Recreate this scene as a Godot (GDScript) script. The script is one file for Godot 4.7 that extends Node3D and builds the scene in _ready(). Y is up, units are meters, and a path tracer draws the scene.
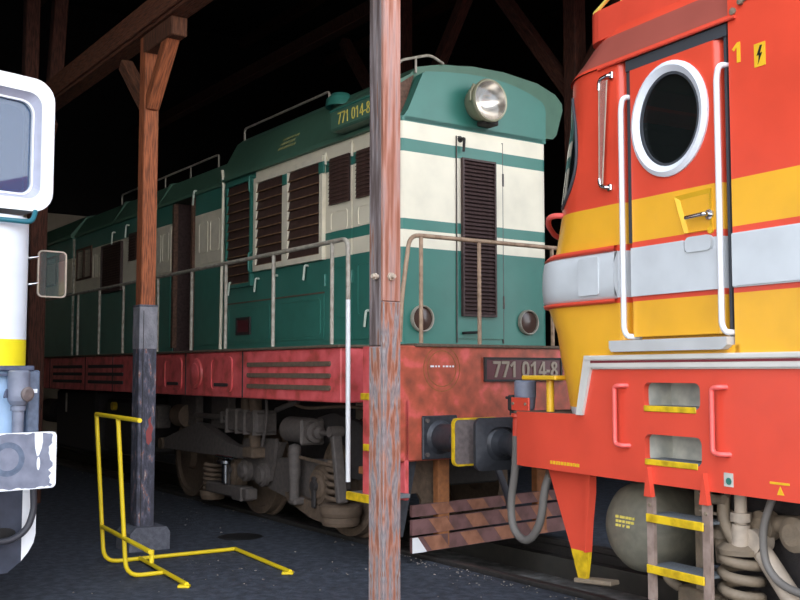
extends Node3D

# ---------------------------------------------------------------- mesh building helpers
class MB:
	var st: SurfaceTool
	var col := Color(1, 1, 1)
	func _init():
		st = SurfaceTool.new()
		st.begin(Mesh.PRIMITIVE_TRIANGLES)
	func paint(c: Color):
		col = c.srgb_to_linear()
		return self
	func vert(p: Vector3, n: Vector3, uv := Vector2.ZERO):
		st.set_color(col)
		st.set_normal(n)
		st.set_uv(uv)
		st.add_vertex(p)
	func tri(a: Vector3, b: Vector3, c: Vector3, na: Vector3, nb: Vector3, nc: Vector3):
		var cr := (b - a).cross(c - a)
		if cr.length_squared() < 1e-16:
			return
		vert(a, na)
		if cr.dot(na + nb + nc) > 0.0:
			vert(c, nc)
			vert(b, nb)
		else:
			vert(b, nb)
			vert(c, nc)
	func face(pts: Array, hint: Vector3):
		var n := Vector3.ZERO
		for i in pts.size():
			var a: Vector3 = pts[i]
			var b: Vector3 = pts[(i + 1) % pts.size()]
			n += Vector3((a.y - b.y) * (a.z + b.z), (a.z - b.z) * (a.x + b.x), (a.x - b.x) * (a.y + b.y))
		if n.length() < 1e-12:
			return
		n = n.normalized()
		if n.dot(hint) < 0.0:
			n = -n
		for i in range(1, pts.size() - 1):
			tri(pts[0], pts[i], pts[i + 1], n, n, n)
	func box(c: Vector3, s: Vector3, bev := 0.0, bs := Basis.IDENTITY):
		var h := s * 0.5
		bev = minf(bev, minf(h.x, minf(h.y, h.z)) * 0.9)
		var sg := [-1.0, 1.0]
		var P = func(sx, sy, sz, axis):
			var q := Vector3(sx * (h.x - bev), sy * (h.y - bev), sz * (h.z - bev))
			q[axis] = [sx, sy, sz][axis] * h[axis]
			return c + bs * q
		for axis in 3:
			var i := (axis + 1) % 3
			var j := (axis + 2) % 3
			for s0 in sg:
				var pts := []
				for ab in [[-1.0, -1.0], [1.0, -1.0], [1.0, 1.0], [-1.0, 1.0]]:
					var g := [0.0, 0.0, 0.0]
					g[axis] = s0
					g[i] = ab[0]
					g[j] = ab[1]
					pts.append(P.call(g[0], g[1], g[2], axis))
				var n := Vector3.ZERO
				n[axis] = s0
				face(pts, bs * n)
			if bev > 0.0:
				for s1 in sg:
					for s2 in sg:
						var pts := []
						for k in [[-1.0, i], [-1.0, j], [1.0, j], [1.0, i]]:
							var g := [0.0, 0.0, 0.0]
							g[axis] = k[0]
							g[i] = s1
							g[j] = s2
							pts.append(P.call(g[0], g[1], g[2], k[1]))
						var n := Vector3.ZERO
						n[i] = s1
						n[j] = s2
						face(pts, bs * n)
		if bev > 0.0:
			for sx in sg:
				for sy in sg:
					for sz in sg:
						face([P.call(sx, sy, sz, 0), P.call(sx, sy, sz, 1), P.call(sx, sy, sz, 2)], bs * Vector3(sx, sy, sz))
		return self
	# box given by its two corners
	func bb(a: Vector3, b: Vector3, bev := 0.0):
		return box((a + b) * 0.5, (b - a).abs(), bev)
	# a bar of rectangular section from a to b
	func bar(a: Vector3, b: Vector3, w: float, t: float, bev := 0.0, up := Vector3.UP):
		var d := (b - a).normalized()
		var u := up
		if absf(d.dot(u)) > 0.98:
			u = Vector3.RIGHT
		var x := d.cross(u).normalized()
		var y := x.cross(d).normalized()
		return box((a + b) * 0.5, Vector3(w, t, (b - a).length()), bev, Basis(x, y, -d))
	func cyl(a: Vector3, b: Vector3, r0: float, r1 := -1.0, n := 16, caps := true):
		if r1 < 0.0:
			r1 = r0
		var l := (b - a).length()
		var prof := []
		if caps:
			prof.append(Vector2(0, 0))
		prof.append(Vector2(r0, 0))
		prof.append(Vector2(r1, l))
		if caps:
			prof.append(Vector2(0, l))
		return lathe(a, b - a, prof, n)
	# profile points are (radius, height along the axis)
	func lathe(o: Vector3, axis: Vector3, prof: Array, n := 20, smooth := false, squash := 1.0, sqdir := Vector3.ZERO):
		var w := axis.normalized()
		var u := w.cross(Vector3.UP)
		if u.length() < 0.05:
			u = w.cross(Vector3.RIGHT)
		if sqdir != Vector3.ZERO:
			u = (sqdir - w * sqdir.dot(w))
		u = u.normalized()
		var v := w.cross(u)
		var nn := []
		for k in prof.size() - 1:
			var d: Vector2 = prof[k + 1] - prof[k]
			nn.append(Vector2(d.y, -d.x).normalized())
		for k in prof.size() - 1:
			var n0: Vector2 = nn[k]
			var n1: Vector2 = nn[k]
			if smooth:
				if k > 0:
					n0 = (nn[k - 1] + nn[k]).normalized()
				if k < nn.size() - 1:
					n1 = (nn[k] + nn[k + 1]).normalized()
			var p0: Vector2 = prof[k]
			var p1: Vector2 = prof[k + 1]
			for i in n:
				var a0 := TAU * i / n
				var a1 := TAU * (i + 1) / n
				var e0 := u * cos(a0) * squash + v * sin(a0)
				var e1 := u * cos(a1) * squash + v * sin(a1)
				var A := o + e0 * p0.x + w * p0.y
				var B := o + e1 * p0.x + w * p0.y
				var C := o + e1 * p1.x + w * p1.y
				var D := o + e0 * p1.x + w * p1.y
				var NA := (e0 * n0.x + w * n0.y).normalized()
				var NB := (e1 * n0.x + w * n0.y).normalized()
				var NC := (e1 * n1.x + w * n1.y).normalized()
				var ND := (e0 * n1.x + w * n1.y).normalized()
				tri(A, B, C, NA, NB, NC)
				tri(A, C, D, NA, NC, ND)
		return self
	func tube(pts: Array, r: float, n := 8, caps := true):
		var m := pts.size()
		var tang := []
		for i in m:
			var d := Vector3.ZERO
			if i > 0:
				d += (pts[i] - pts[i - 1]).normalized()
			if i < m - 1:
				d += (pts[i + 1] - pts[i]).normalized()
			tang.append(d.normalized())
		var u: Vector3 = tang[0].cross(Vector3.UP)
		if u.length() < 0.1:
			u = tang[0].cross(Vector3.RIGHT)
		u = u.normalized()
		var rings := []
		for i in m:
			var t: Vector3 = tang[i]
			u = (u - t * u.dot(t)).normalized()
			var v := t.cross(u)
			var st_ := 1.0
			if i > 0 and i < m - 1:
				st_ = 1.0 / maxf(0.6, t.dot((pts[i + 1] - pts[i]).normalized()))
			var ring := []
			for k in n:
				var a := TAU * k / n
				var e := u * cos(a) + v * sin(a)
				ring.append([pts[i] + e * r * lerpf(1.0, st_, 0.5), e])
			rings.append(ring)
		for i in m - 1:
			for k in n:
				var a = rings[i][k]
				var b = rings[i][(k + 1) % n]
				var c = rings[i + 1][(k + 1) % n]
				var d = rings[i + 1][k]
				tri(a[0], b[0], c[0], a[1], b[1], c[1])
				tri(a[0], c[0], d[0], a[1], c[1], d[1])
		if caps:
			for e in [0, m - 1]:
				var loop := []
				for k in n:
					loop.append(rings[e][k][0])
				face(loop, -tang[0] if e == 0 else tang[m - 1])
		return self
	# extruded outline; poly is in (u, v), extruded by w
	func prism(poly: Array, o: Vector3, u: Vector3, v: Vector3, w: Vector3, back := true):
		var pk := PackedVector2Array(poly)
		var area := 0.0
		for i in poly.size():
			area += poly[i].cross(poly[(i + 1) % poly.size()])
		var idx := Geometry2D.triangulate_polygon(pk)
		var nn := w.normalized()
		for lay in ([0, 1] if back else [1]):
			var off: Vector3 = w * lay
			var n := nn if lay == 1 else -nn
			for t in range(0, idx.size(), 3):
				var q := []
				for k in 3:
					var p: Vector2 = poly[idx[t + k]]
					q.append(o + u * p.x + v * p.y + off)
				tri(q[0], q[1], q[2], n, n, n)
		var sgn := 1.0 if area > 0.0 else -1.0
		for i in poly.size():
			var a: Vector2 = poly[i]
			var b: Vector2 = poly[(i + 1) % poly.size()]
			var d := b - a
			var n2 := Vector2(d.y, -d.x) * sgn
			var A := o + u * a.x + v * a.y
			var B := o + u * b.x + v * b.y
			face([A, B, B + w, A + w], u * n2.x + v * n2.y)
		return self
	# plate with one hole: outer and inner loops hold equally many points
	func ring(outer: Array, inner: Array, o: Vector3, u: Vector3, v: Vector3, w: Vector3, inner_drop := Vector3.ZERO):
		var m := outer.size()
		var L = func(p, k): return o + u * p.x + v * p.y + w * k
		for i in m:
			var a: Vector2 = outer[i]
			var b: Vector2 = outer[(i + 1) % m]
			var c: Vector2 = inner[(i + 1) % m]
			var d: Vector2 = inner[i]
			face([L.call(a, 1), L.call(b, 1), L.call(c, 1) + inner_drop, L.call(d, 1) + inner_drop], w)
			face([L.call(a, 0), L.call(b, 0), L.call(c, 0), L.call(d, 0)], -w)
			var mo := (a + b) * 0.5 - (c + d) * 0.5
			face([L.call(a, 0), L.call(b, 0), L.call(b, 1), L.call(a, 1)], u * mo.x + v * mo.y)
			face([L.call(d, 0), L.call(c, 0), L.call(c, 1) + inner_drop, L.call(d, 1) + inner_drop], -(u * mo.x + v * mo.y))
		return self
	# rows of points; rc gives a colour for each row of cells, skip(i, j) leaves a cell out
	func grid(P: Array, hint: Vector3, rc := [], skip = null, flat_rows := false):
		var R := P.size()
		var C: int = P[0].size()
		var N := []
		for i in R:
			var row := []
			for j in C:
				var du: Vector3 = P[i][mini(j + 1, C - 1)] - P[i][maxi(j - 1, 0)]
				var dv: Vector3 = P[mini(i + 1, R - 1)][j] - P[maxi(i - 1, 0)][j]
				var n := du.cross(dv)
				row.append(n.normalized() if n.length() > 1e-12 else Vector3.ZERO)
			N.append(row)
		var tot := 0.0
		for row in N:
			for n in row:
				tot += n.dot(hint)
		if tot < 0.0:
			for row in N:
				for j in C:
					row[j] = -row[j]
		for i in R - 1:
			if rc.size() > i:
				paint(rc[i])
			for j in C - 1:
				if skip != null and skip.call(i, j):
					continue
				if flat_rows:
					var fn: Vector3 = N[i][j] + N[i + 1][j] + N[i][j + 1] + N[i + 1][j + 1]
					face([P[i][j], P[i][j + 1], P[i + 1][j + 1], P[i + 1][j]], fn)
				else:
					tri(P[i][j], P[i][j + 1], P[i + 1][j + 1], N[i][j], N[i][j + 1], N[i + 1][j + 1])
					tri(P[i][j], P[i + 1][j + 1], P[i + 1][j], N[i][j], N[i + 1][j + 1], N[i + 1][j])
		return self
	func done() -> ArrayMesh:
		return st.commit()

static func rrect(x0: float, y0: float, x1: float, y1: float, r: float, seg := 4) -> Array:
	var out := []
	for k in [[x1 - r, y1 - r, 0.0], [x0 + r, y1 - r, 0.5], [x0 + r, y0 + r, 1.0], [x1 - r, y0 + r, 1.5]]:
		for i in seg + 1:
			var a: float = PI * k[2] + PI * 0.5 * i / seg
			out.append(Vector2(k[0] + cos(a) * r, k[1] + sin(a) * r))
	return out

static func oval(cx: float, cy: float, a: float, b: float, n := 40) -> Array:
	var out := []
	for i in n:
		out.append(Vector2(cx + cos(TAU * i / n) * a, cy + sin(TAU * i / n) * b))
	return out

# the outline of a rectangle met by rays from the middle of loop, one point per loop point
static func onto_rect(loop: Array, x0: float, y0: float, x1: float, y1: float) -> Array:
	var c := Vector2.ZERO
	for p in loop:
		c += p
	c /= loop.size()
	var out := []
	for p in loop:
		var d: Vector2 = p - c
		var t := 1e9
		if d.x > 1e-9:
			t = minf(t, (x1 - c.x) / d.x)
		if d.x < -1e-9:
			t = minf(t, (x0 - c.x) / d.x)
		if d.y > 1e-9:
			t = minf(t, (y1 - c.y) / d.y)
		if d.y < -1e-9:
			t = minf(t, (y0 - c.y) / d.y)
		out.append(c + d * t)
	# pull the nearest points onto the four corners so that the outline stays a true rectangle
	for q in [Vector2(x0, y0), Vector2(x1, y0), Vector2(x1, y1), Vector2(x0, y1)]:
		var best := 0
		for i in out.size():
			if out[i].distance_to(q) < out[best].distance_to(q):
				best = i
		out[best] = q
	return out

# a path with rounded corners
static func rp(pts: Array, rad: float, seg := 5) -> Array:
	var out := [pts[0]]
	for i in range(1, pts.size() - 1):
		var p: Vector3 = pts[i]
		var a: Vector3 = pts[i - 1] - p
		var b: Vector3 = pts[i + 1] - p
		var r := minf(rad, minf(a.length(), b.length()) * 0.45)
		var A := p + a.normalized() * r
		var B := p + b.normalized() * r
		for k in seg + 1:
			var t := float(k) / seg
			out.append(A.lerp(p, t).lerp(p.lerp(B, t), t))
	out.append(pts[pts.size() - 1])
	return out

# a smooth curve through points
static func smooth(pts: Array, seg := 6) -> Array:
	var out := []
	var n := pts.size()
	for i in n - 1:
		for k in seg:
			out.append(pts[i].cubic_interpolate(pts[i + 1], pts[maxi(i - 1, 0)], pts[mini(i + 2, n - 1)], float(k) / seg))
	out.append(pts[n - 1])
	return out

# ---------------------------------------------------------------- naming, things and parts
var taken := {}
func numbered(parent: Node, called: String) -> String:
	var key := str(parent.get_instance_id()) + called
	var k: int = taken.get(key, 0)
	taken[key] = k + 1
	return called if k == 0 else "%s_%03d" % [called, k]

func add(parent: Node, called: String, mesh: Mesh, m: Material, at := Transform3D.IDENTITY) -> MeshInstance3D:
	var o := MeshInstance3D.new()
	o.name = numbered(parent, called)
	o.mesh = mesh
	o.material_override = m
	o.transform = at
	parent.add_child(o, true)
	return o

func thing(called: String, label: String, category: String, at := Vector3.ZERO, deg := 0.0, group := "") -> Node3D:
	var o := Node3D.new()
	o.name = numbered(self, called)
	add_child(o, true)
	o.position = at
	o.rotation_degrees.y = deg
	tag(o, label, category, group)
	return o

func tag(o: Node, label: String, category: String, group := ""):
	o.set_meta("label", label)
	o.set_meta("category", category)
	if group != "":
		o.set_meta("group", group)
	return o

func note(o: Node, label: String):
	o.set_meta("label", label)
	return o

func structure(o: Node, label: String, category: String):
	o.set_meta("kind", "structure")
	tag(o, label, category)
	return o

# ---------------------------------------------------------------- materials
var tex := {}
func noise_tex(called: String, freq: float, octaves: int, ramp: Array, size := 512, type := FastNoiseLite.TYPE_SIMPLEX_SMOOTH, sd := 1) -> NoiseTexture2D:
	if tex.has(called):
		return tex[called]
	var f := FastNoiseLite.new()
	f.seed = sd
	f.noise_type = type
	f.frequency = freq
	f.fractal_octaves = octaves
	var t := NoiseTexture2D.new()
	t.width = size
	t.height = size
	t.seamless = true
	t.noise = f
	if ramp.size() > 0:
		var g := Gradient.new()
		var offs := PackedFloat32Array()
		var cols := PackedColorArray()
		for r in ramp:
			offs.append(r[0])
			cols.append(r[1])
		g.offsets = offs
		g.colors = cols
		t.color_ramp = g
	tex[called] = t
	return t

func bump_tex(called: String, freq: float, octaves: int, strength: float, type := FastNoiseLite.TYPE_SIMPLEX_SMOOTH, sd := 5) -> NoiseTexture2D:
	if tex.has(called):
		return tex[called]
	var t := noise_tex(called, freq, octaves, [], 512, type, sd)
	t.as_normal_map = true
	t.bump_strength = strength
	return t

func mat(c: Color, rough := 0.5, metal := 0.0, texture: Texture2D = null, scale := Vector3.ONE, bump: Texture2D = null, bump_amount := 0.4) -> StandardMaterial3D:
	var m := StandardMaterial3D.new()
	m.albedo_color = c
	m.roughness = rough
	m.metallic = metal
	if texture or bump:
		m.uv1_triplanar = true
		m.uv1_scale = scale
		m.albedo_texture = texture
	if bump:
		m.normal_enabled = true
		m.normal_texture = bump
		m.normal_scale = bump_amount
	return m

func vmat(rough := 0.35, texture: Texture2D = null, scale := Vector3.ONE) -> StandardMaterial3D:
	var m := mat(Color(1, 1, 1), rough, 0.0, texture, scale)
	m.vertex_color_use_as_albedo = true
	return m

func glass(c: Color, alpha: float, rough := 0.02) -> StandardMaterial3D:
	var m := StandardMaterial3D.new()
	m.albedo_color = Color(c.r, c.g, c.b, alpha)
	m.transparency = BaseMaterial3D.TRANSPARENCY_ALPHA
	m.roughness = rough
	m.metallic_specular = 0.6
	return m

func rgb(r: int, g: int, b: int) -> Color:
	return Color(r / 255.0, g / 255.0, b / 255.0)

var M := {}
func grey(v: float) -> Color:
	return Color(v, v, v)

func make_materials():
	var mottle := noise_tex("mottle", 0.012, 4, [[0.0, grey(0.92)], [0.5, grey(0.97)], [1.0, grey(1.0)]])
	var dusty := noise_tex("dusty", 0.02, 5, [[0.0, Color(0.72, 0.70, 0.67)], [0.45, Color(0.9, 0.89, 0.88)], [0.7, grey(1.0)], [1.0, grey(1.0)]], 512, FastNoiseLite.TYPE_SIMPLEX_SMOOTH, 3)
	var rusty := noise_tex("rusty", 0.011, 5, [[0.0, rgb(150, 66, 56)], [0.3, rgb(188, 76, 70)], [0.45, rgb(208, 84, 84)], [0.75, rgb(220, 96, 98)], [1.0, rgb(228, 110, 110)]], 512, FastNoiseLite.TYPE_SIMPLEX_SMOOTH, 8)
	var rust_front := noise_tex("rust_front", 0.009, 5, [[0.0, rgb(126, 64, 46)], [0.4, rgb(164, 78, 56)], [0.6, rgb(182, 84, 62)], [0.78, rgb(204, 90, 80)], [1.0, rgb(218, 100, 96)]], 512, FastNoiseLite.TYPE_SIMPLEX_SMOOTH, 12)
	var wood := noise_tex("wood", 0.03, 5, [[0.0, grey(0.5)], [0.4, grey(0.78)], [0.65, grey(0.95)], [1.0, grey(1.0)]], 512, FastNoiseLite.TYPE_SIMPLEX_SMOOTH, 21)
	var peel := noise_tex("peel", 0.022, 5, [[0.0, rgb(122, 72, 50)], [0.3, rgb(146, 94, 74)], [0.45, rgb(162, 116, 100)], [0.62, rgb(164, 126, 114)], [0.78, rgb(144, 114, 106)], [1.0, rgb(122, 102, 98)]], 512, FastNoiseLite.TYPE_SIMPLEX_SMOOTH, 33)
	var weather_shade := noise_tex("weather_shade", 0.022, 5, [[0.0, rgb(62, 48, 44)], [0.35, rgb(84, 70, 66)], [0.55, rgb(106, 94, 92)], [0.68, rgb(124, 114, 112)], [0.76, rgb(116, 78, 60)], [1.0, rgb(88, 62, 50)]], 512, FastNoiseLite.TYPE_SIMPLEX_SMOOTH, 34)
	var flake := noise_tex("flake", 0.026, 5, [[0.0, rgb(112, 66, 46)], [0.3, rgb(146, 92, 70)], [0.42, rgb(156, 116, 102)], [0.52, rgb(138, 120, 116)], [0.64, rgb(118, 108, 108)], [0.74, rgb(146, 136, 132)], [0.82, rgb(128, 86, 70)], [1.0, rgb(88, 76, 76)]], 512, FastNoiseLite.TYPE_SIMPLEX_SMOOTH, 37)
	var tar := noise_tex("tar", 0.02, 5, [[0.0, rgb(52, 50, 56)], [0.55, rgb(74, 74, 86)], [0.72, rgb(104, 102, 114)], [0.8, rgb(132, 84, 76)], [0.86, rgb(160, 150, 146)], [1.0, rgb(180, 170, 160)]], 512, FastNoiseLite.TYPE_SIMPLEX_SMOOTH, 14)
	var tarmac := noise_tex("tarmac", 0.012, 6, [[0.0, grey(0.6)], [0.5, grey(0.85)], [1.0, grey(1.15)]], 1024, FastNoiseLite.TYPE_SIMPLEX_SMOOTH, 40)
	var grime := noise_tex("grime", 0.018, 5, [[0.0, grey(0.78)], [0.5, Color(0.9, 0.89, 0.88)], [1.0, Color(1.0, 0.985, 0.965)]], 512, FastNoiseLite.TYPE_SIMPLEX_SMOOTH, 50)
	var nwood := bump_tex("nwood", 0.04, 4, 6.0)
	var nrough := bump_tex("nrough", 0.08, 4, 4.0, FastNoiseLite.TYPE_SIMPLEX_SMOOTH, 6)
	# buildings
	M.floor = mat(rgb(68, 73, 83), 0.85, 0.0, tarmac, Vector3(0.7, 0.7, 0.7), nrough, 0.5)
	M.yard = mat(rgb(150, 146, 140), 0.95, 0.0, tarmac, Vector3(0.35, 0.35, 0.35))
	M.pit = mat(rgb(86, 82, 76), 0.9, 0.0, grime, Vector3(0.5, 0.5, 0.5))
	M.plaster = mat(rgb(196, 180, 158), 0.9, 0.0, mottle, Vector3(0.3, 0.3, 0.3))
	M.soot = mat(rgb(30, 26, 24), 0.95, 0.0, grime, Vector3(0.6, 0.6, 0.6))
	M.post_new = mat(rgb(176, 98, 58), 0.75, 0.0, wood, Vector3(4.0, 0.28, 4.0), nwood, 0.5)
	M.post_dark = mat(rgb(110, 66, 42), 0.85, 0.0, wood, Vector3(4.0, 0.28, 4.0), nwood, 0.6)
	M.post_soot = mat(rgb(92, 52, 38), 0.9, 0.0, wood, Vector3(3.0, 0.3, 3.0), nwood, 0.6)
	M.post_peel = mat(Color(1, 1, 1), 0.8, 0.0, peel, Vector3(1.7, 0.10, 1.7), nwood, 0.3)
	M.post_flake = mat(Color(1, 1, 1), 0.85, 0.0, flake, Vector3(1.4, 0.2, 1.4), nrough, 0.5)
	M.post_grey_shade = mat(Color(1, 1, 1), 0.85, 0.0, weather_shade, Vector3(1.7, 0.10, 1.7), nwood, 0.4)  # weathered grey, with the side face's shade worked into the colour
	M.sheet = mat(rgb(142, 142, 150), 0.6, 0.1, grime, Vector3(1.2, 0.6, 1.2), nrough, 0.3)
	M.beam = mat(rgb(122, 70, 44), 0.85, 0.0, wood, Vector3(4.0, 4.0, 0.28), nwood, 0.6)
	M.tar = mat(Color(1, 1, 1), 0.7, 0.0, tar, Vector3(1.6, 0.5, 1.6), nrough, 0.4)
	M.concrete = mat(rgb(104, 106, 116), 0.95, 0.0, grime, Vector3(2, 2, 2), nrough, 0.8)
	M.rail = mat(rgb(92, 88, 86), 0.5, 0.6, grime, Vector3(2, 2, 2))
	M.chip = mat(rgb(132, 124, 116), 0.9)
	M.yellow_pipe = mat(rgb(232, 200, 30), 0.4, 0.0, mottle, Vector3(0.8, 0.8, 0.8))
	# green locomotive
	M.green = mat(rgb(56, 122, 108), 0.38, 0.0, mottle, Vector3(0.8, 0.8, 0.8))
	M.cream = mat(rgb(238, 228, 204), 0.42, 0.0, mottle, Vector3(0.8, 0.8, 0.8))
	M.hood = vmat(0.4, mottle, Vector3(0.35, 0.35, 0.35))
	M.roof_green = mat(rgb(78, 116, 96), 0.5, 0.0, mottle, Vector3(0.7, 0.7, 0.7))
	M.frame_red = mat(Color(1, 1, 1), 0.5, 0.0, rusty, Vector3(0.7, 0.7, 0.7))
	M.front_red = mat(Color(1, 1, 1), 0.5, 0.0, rust_front, Vector3(0.9, 0.9, 0.9))
	M.slat = mat(rgb(74, 54, 52), 0.6, 0.0, dusty, Vector3(2, 2, 2))
	M.slat_dust = mat(rgb(104, 74, 58), 0.7, 0.0, dusty, Vector3(2, 2, 2))
	M.dark = mat(rgb(22, 20, 20), 0.8)
	M.iron = mat(rgb(100, 92, 88), 0.7, 0.0, grime, Vector3(1.6, 1.6, 1.6), nrough, 0.4)
	M.iron_dark = mat(rgb(54, 49, 48), 0.75, 0.0, grime, Vector3(1.6, 1.6, 1.6), nrough, 0.4)
	M.iron_brown = mat(rgb(110, 92, 76), 0.8, 0.0, grime, Vector3(1.6, 1.6, 1.6), nrough, 0.5)
	M.handrail = mat(rgb(176, 168, 154), 0.5, 0.0, dusty, Vector3(1, 1, 1))
	M.handrail_worn = mat(rgb(176, 146, 120), 0.6, 0.0, dusty, Vector3(1, 1, 1))
	M.white_paint = mat(rgb(222, 220, 220), 0.3)
	M.hook = mat(rgb(196, 206, 190), 0.5)
	M.slat_edged = vmat(0.65, dusty, Vector3(0.6, 0.6, 0.6))
	M.chrome = mat(rgb(205, 205, 205), 0.12, 1.0)
	M.lens = glass(rgb(235, 230, 215), 0.12)
	M.reflector = mat(rgb(214, 206, 196), 0.22, 1.0)
	M.lamp_rim = mat(rgb(150, 146, 122), 0.45, 0.3)
	M.dark_lens = mat(rgb(74, 54, 46), 0.25)
	M.plate = mat(rgb(82, 24, 34), 0.4)
	M.plate_text = mat(rgb(138, 124, 110), 0.45, 0.3)
	M.yellow_text = mat(rgb(226, 206, 96), 0.6)
	M.step_yellow = mat(rgb(230, 190, 30), 0.5, 0.0, dusty, Vector3(0.7, 0.7, 0.7))
	M.tread = mat(rgb(120, 126, 130), 0.7, 0.0, grime, Vector3(6, 6, 6), nrough, 0.8)
	M.buffer = mat(rgb(66, 68, 74), 0.45, 0.3, grime, Vector3(2, 2, 2))
	M.buffer_face = mat(rgb(132, 120, 118), 0.5, 0.2, grime, Vector3(2, 2, 2))
	M.rust = mat(rgb(158, 100, 58), 0.8, 0.0, grime, Vector3(1.5, 1.5, 1.5))
	M.plough = mat(rgb(116, 80, 78), 0.7, 0.0, dusty, Vector3(0.5, 0.5, 0.5))
	M.plough_stripe = mat(rgb(158, 104, 78), 0.7, 0.0, dusty, Vector3(0.5, 0.5, 0.5))
	# red locomotive
	M.shell = vmat(0.3, mottle, Vector3(0.3, 0.3, 0.3))
	M.red = mat(rgb(228, 80, 58), 0.35, 0.0, mottle, Vector3(0.3, 0.3, 0.3))
	M.red_handle = mat(rgb(232, 100, 92), 0.35)
	M.band = mat(rgb(206, 208, 208), 0.4, 0.0, mottle, Vector3(0.4, 0.4, 0.4))
	M.trim = mat(rgb(214, 208, 198), 0.5, 0.0, mottle, Vector3(0.4, 0.4, 0.4))
	M.trim_line = mat(rgb(120, 42, 50), 0.5)
	M.seal = mat(rgb(58, 60, 64), 0.6)
	M.sill = mat(rgb(196, 194, 190), 0.5, 0.0, mottle, Vector3(0.4, 0.4, 0.4))
	M.ring_white = mat(rgb(224, 226, 230), 0.4)
	M.window = glass(rgb(40, 44, 42), 0.22)
	M.cab_dark = mat(rgb(120, 96, 76), 0.8)
	M.yellow = mat(rgb(240, 186, 44), 0.35, 0.0, mottle, Vector3(0.8, 0.8, 0.8))
	M.recess = mat(rgb(206, 206, 196), 0.6, 0.0, grime, Vector3(0.7, 0.7, 0.7))
	M.tank = mat(rgb(132, 128, 112), 0.6, 0.0, grime, Vector3(1.2, 1.2, 1.2))
	M.gear = mat(rgb(140, 124, 104), 0.7, 0.0, grime, Vector3(0.9, 0.9, 0.9), nrough, 0.3)
	M.gear_light = mat(rgb(190, 174, 156), 0.6, 0.0, grime, Vector3(0.9, 0.9, 0.9))
	M.ladder = mat(rgb(158, 136, 124), 0.6, 0.0, dusty, Vector3(0.6, 0.6, 0.6))
	M.rubber = mat(rgb(112, 106, 100), 0.6)
	M.rubber_dark = mat(rgb(58, 58, 64), 0.5)
	M.black = mat(rgb(18, 18, 18), 0.5)
	# blue and white locomotive
	M.loco_white = mat(rgb(244, 246, 248), 0.35, 0.0, mottle, Vector3(0.5, 0.5, 0.5))
	M.loco_body = vmat(0.3, mottle, Vector3(0.5, 0.5, 0.5))
	M.loco_blue = mat(rgb(168, 196, 226), 0.5, 0.0, mottle, Vector3(1, 1, 1))
	M.loco_slate = mat(rgb(104, 118, 140), 0.5, 0.0, grime, Vector3(2, 2, 2))
	M.loco_grey = mat(rgb(136, 142, 160), 0.5, 0.0, grime, Vector3(0.8, 0.8, 0.8))
	M.loco_lilac = mat(rgb(206, 208, 226), 0.5, 0.0, mottle, Vector3(0.8, 0.8, 0.8))  # lilac shading of the white window reveal put into its colour
	M.loco_plough = mat(rgb(62, 68, 84), 0.6, 0.0, grime, Vector3(0.8, 0.8, 0.8))
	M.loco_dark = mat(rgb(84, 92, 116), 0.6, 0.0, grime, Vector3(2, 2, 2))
	M.teal = mat(rgb(40, 108, 122), 0.4)
	M.window_sky_tint = glass(rgb(40, 78, 118), 0.6)  # blue tint stands in for the reflected sky, painted into the glass
	M.screen = mat(rgb(16, 20, 20), 0.06)
	M.daub = mat(rgb(150, 70, 68), 0.7)
	M.stencil_dull = mat(rgb(150, 156, 104), 0.7)
	M.lining = mat(rgb(150, 140, 118), 0.8)
	M.pane = glass(rgb(140, 160, 155), 0.07)
	M.pane_pink = glass(rgb(196, 140, 128), 0.45, 0.1)

func text(parent: Node, called: String, words: String, m: Material, at: Vector3, turn_y: float, height: float, squeeze := 1.0, depth := 0.004, bold := false) -> MeshInstance3D:
	var f := SystemFont.new()
	f.font_names = PackedStringArray(["Droid Sans"])
	if bold:
		f.font_weight = 700
	var t := TextMesh.new()
	t.text = words
	t.font = f
	t.font_size = 32
	t.pixel_size = height / 23.0
	t.depth = depth
	t.curve_step = 1.0
	return add(parent, called, t, m, Transform3D(Basis.from_euler(Vector3(0, deg_to_rad(turn_y), 0)) * Basis.from_scale(Vector3(squeeze, 1, 1)), at))

# ---------------------------------------------------------------- scene
const SHED := 35.0          # the shed's rows of posts run at this angle
const GREEN_AT := Vector3(1.043, 0, -8.993)
const GREEN_TURN := 34.7
const RED_AT := Vector3(2.059, 0, -8.0)
const RED_TURN := 30.0
const BLUE_AT := Vector3(-3.434, 0, -6.097)
const BLUE_TURN := 42.0

func _ready():
	# camera, sky, exposure
	var cam := Camera3D.new()
	cam.name = "camera"
	cam.fov = rad_to_deg(2.0 * atan(300.0 / 1010.0))
	cam.position = Vector3(0, 1.6, 0)
	cam.rotation.x = atan(71.0 / 1010.0)
	cam.near = 0.05
	cam.far = 300.0
	add_child(cam)
	cam.current = true
	var sky_mat := ProceduralSkyMaterial.new()
	sky_mat.sky_top_color = rgb(192, 206, 226)
	sky_mat.sky_horizon_color = rgb(246, 244, 240)
	sky_mat.sky_curve = 0.25
	sky_mat.ground_bottom_color = rgb(120, 118, 114)
	sky_mat.ground_horizon_color = rgb(200, 204, 208)
	sky_mat.sun_angle_max = 0.0
	var sky := Sky.new()
	sky.sky_material = sky_mat
	var env := Environment.new()
	env.background_mode = Environment.BG_SKY
	env.sky = sky
	env.background_energy_multiplier = 1.0
	env.tonemap_mode = Environment.TONE_MAPPER_LINEAR
	env.tonemap_exposure = 6.2
	env.sdfgi_enabled = true
	env.ssao_enabled = true
	env.ssil_enabled = true
	var we := WorldEnvironment.new()
	we.name = "world_environment"
	we.environment = env
	add_child(we)

	make_materials()
	build_shed()
	build_posts()
	build_green()
	build_red()
	build_blue()
	build_pipe_stand()
	build_debris()

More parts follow.
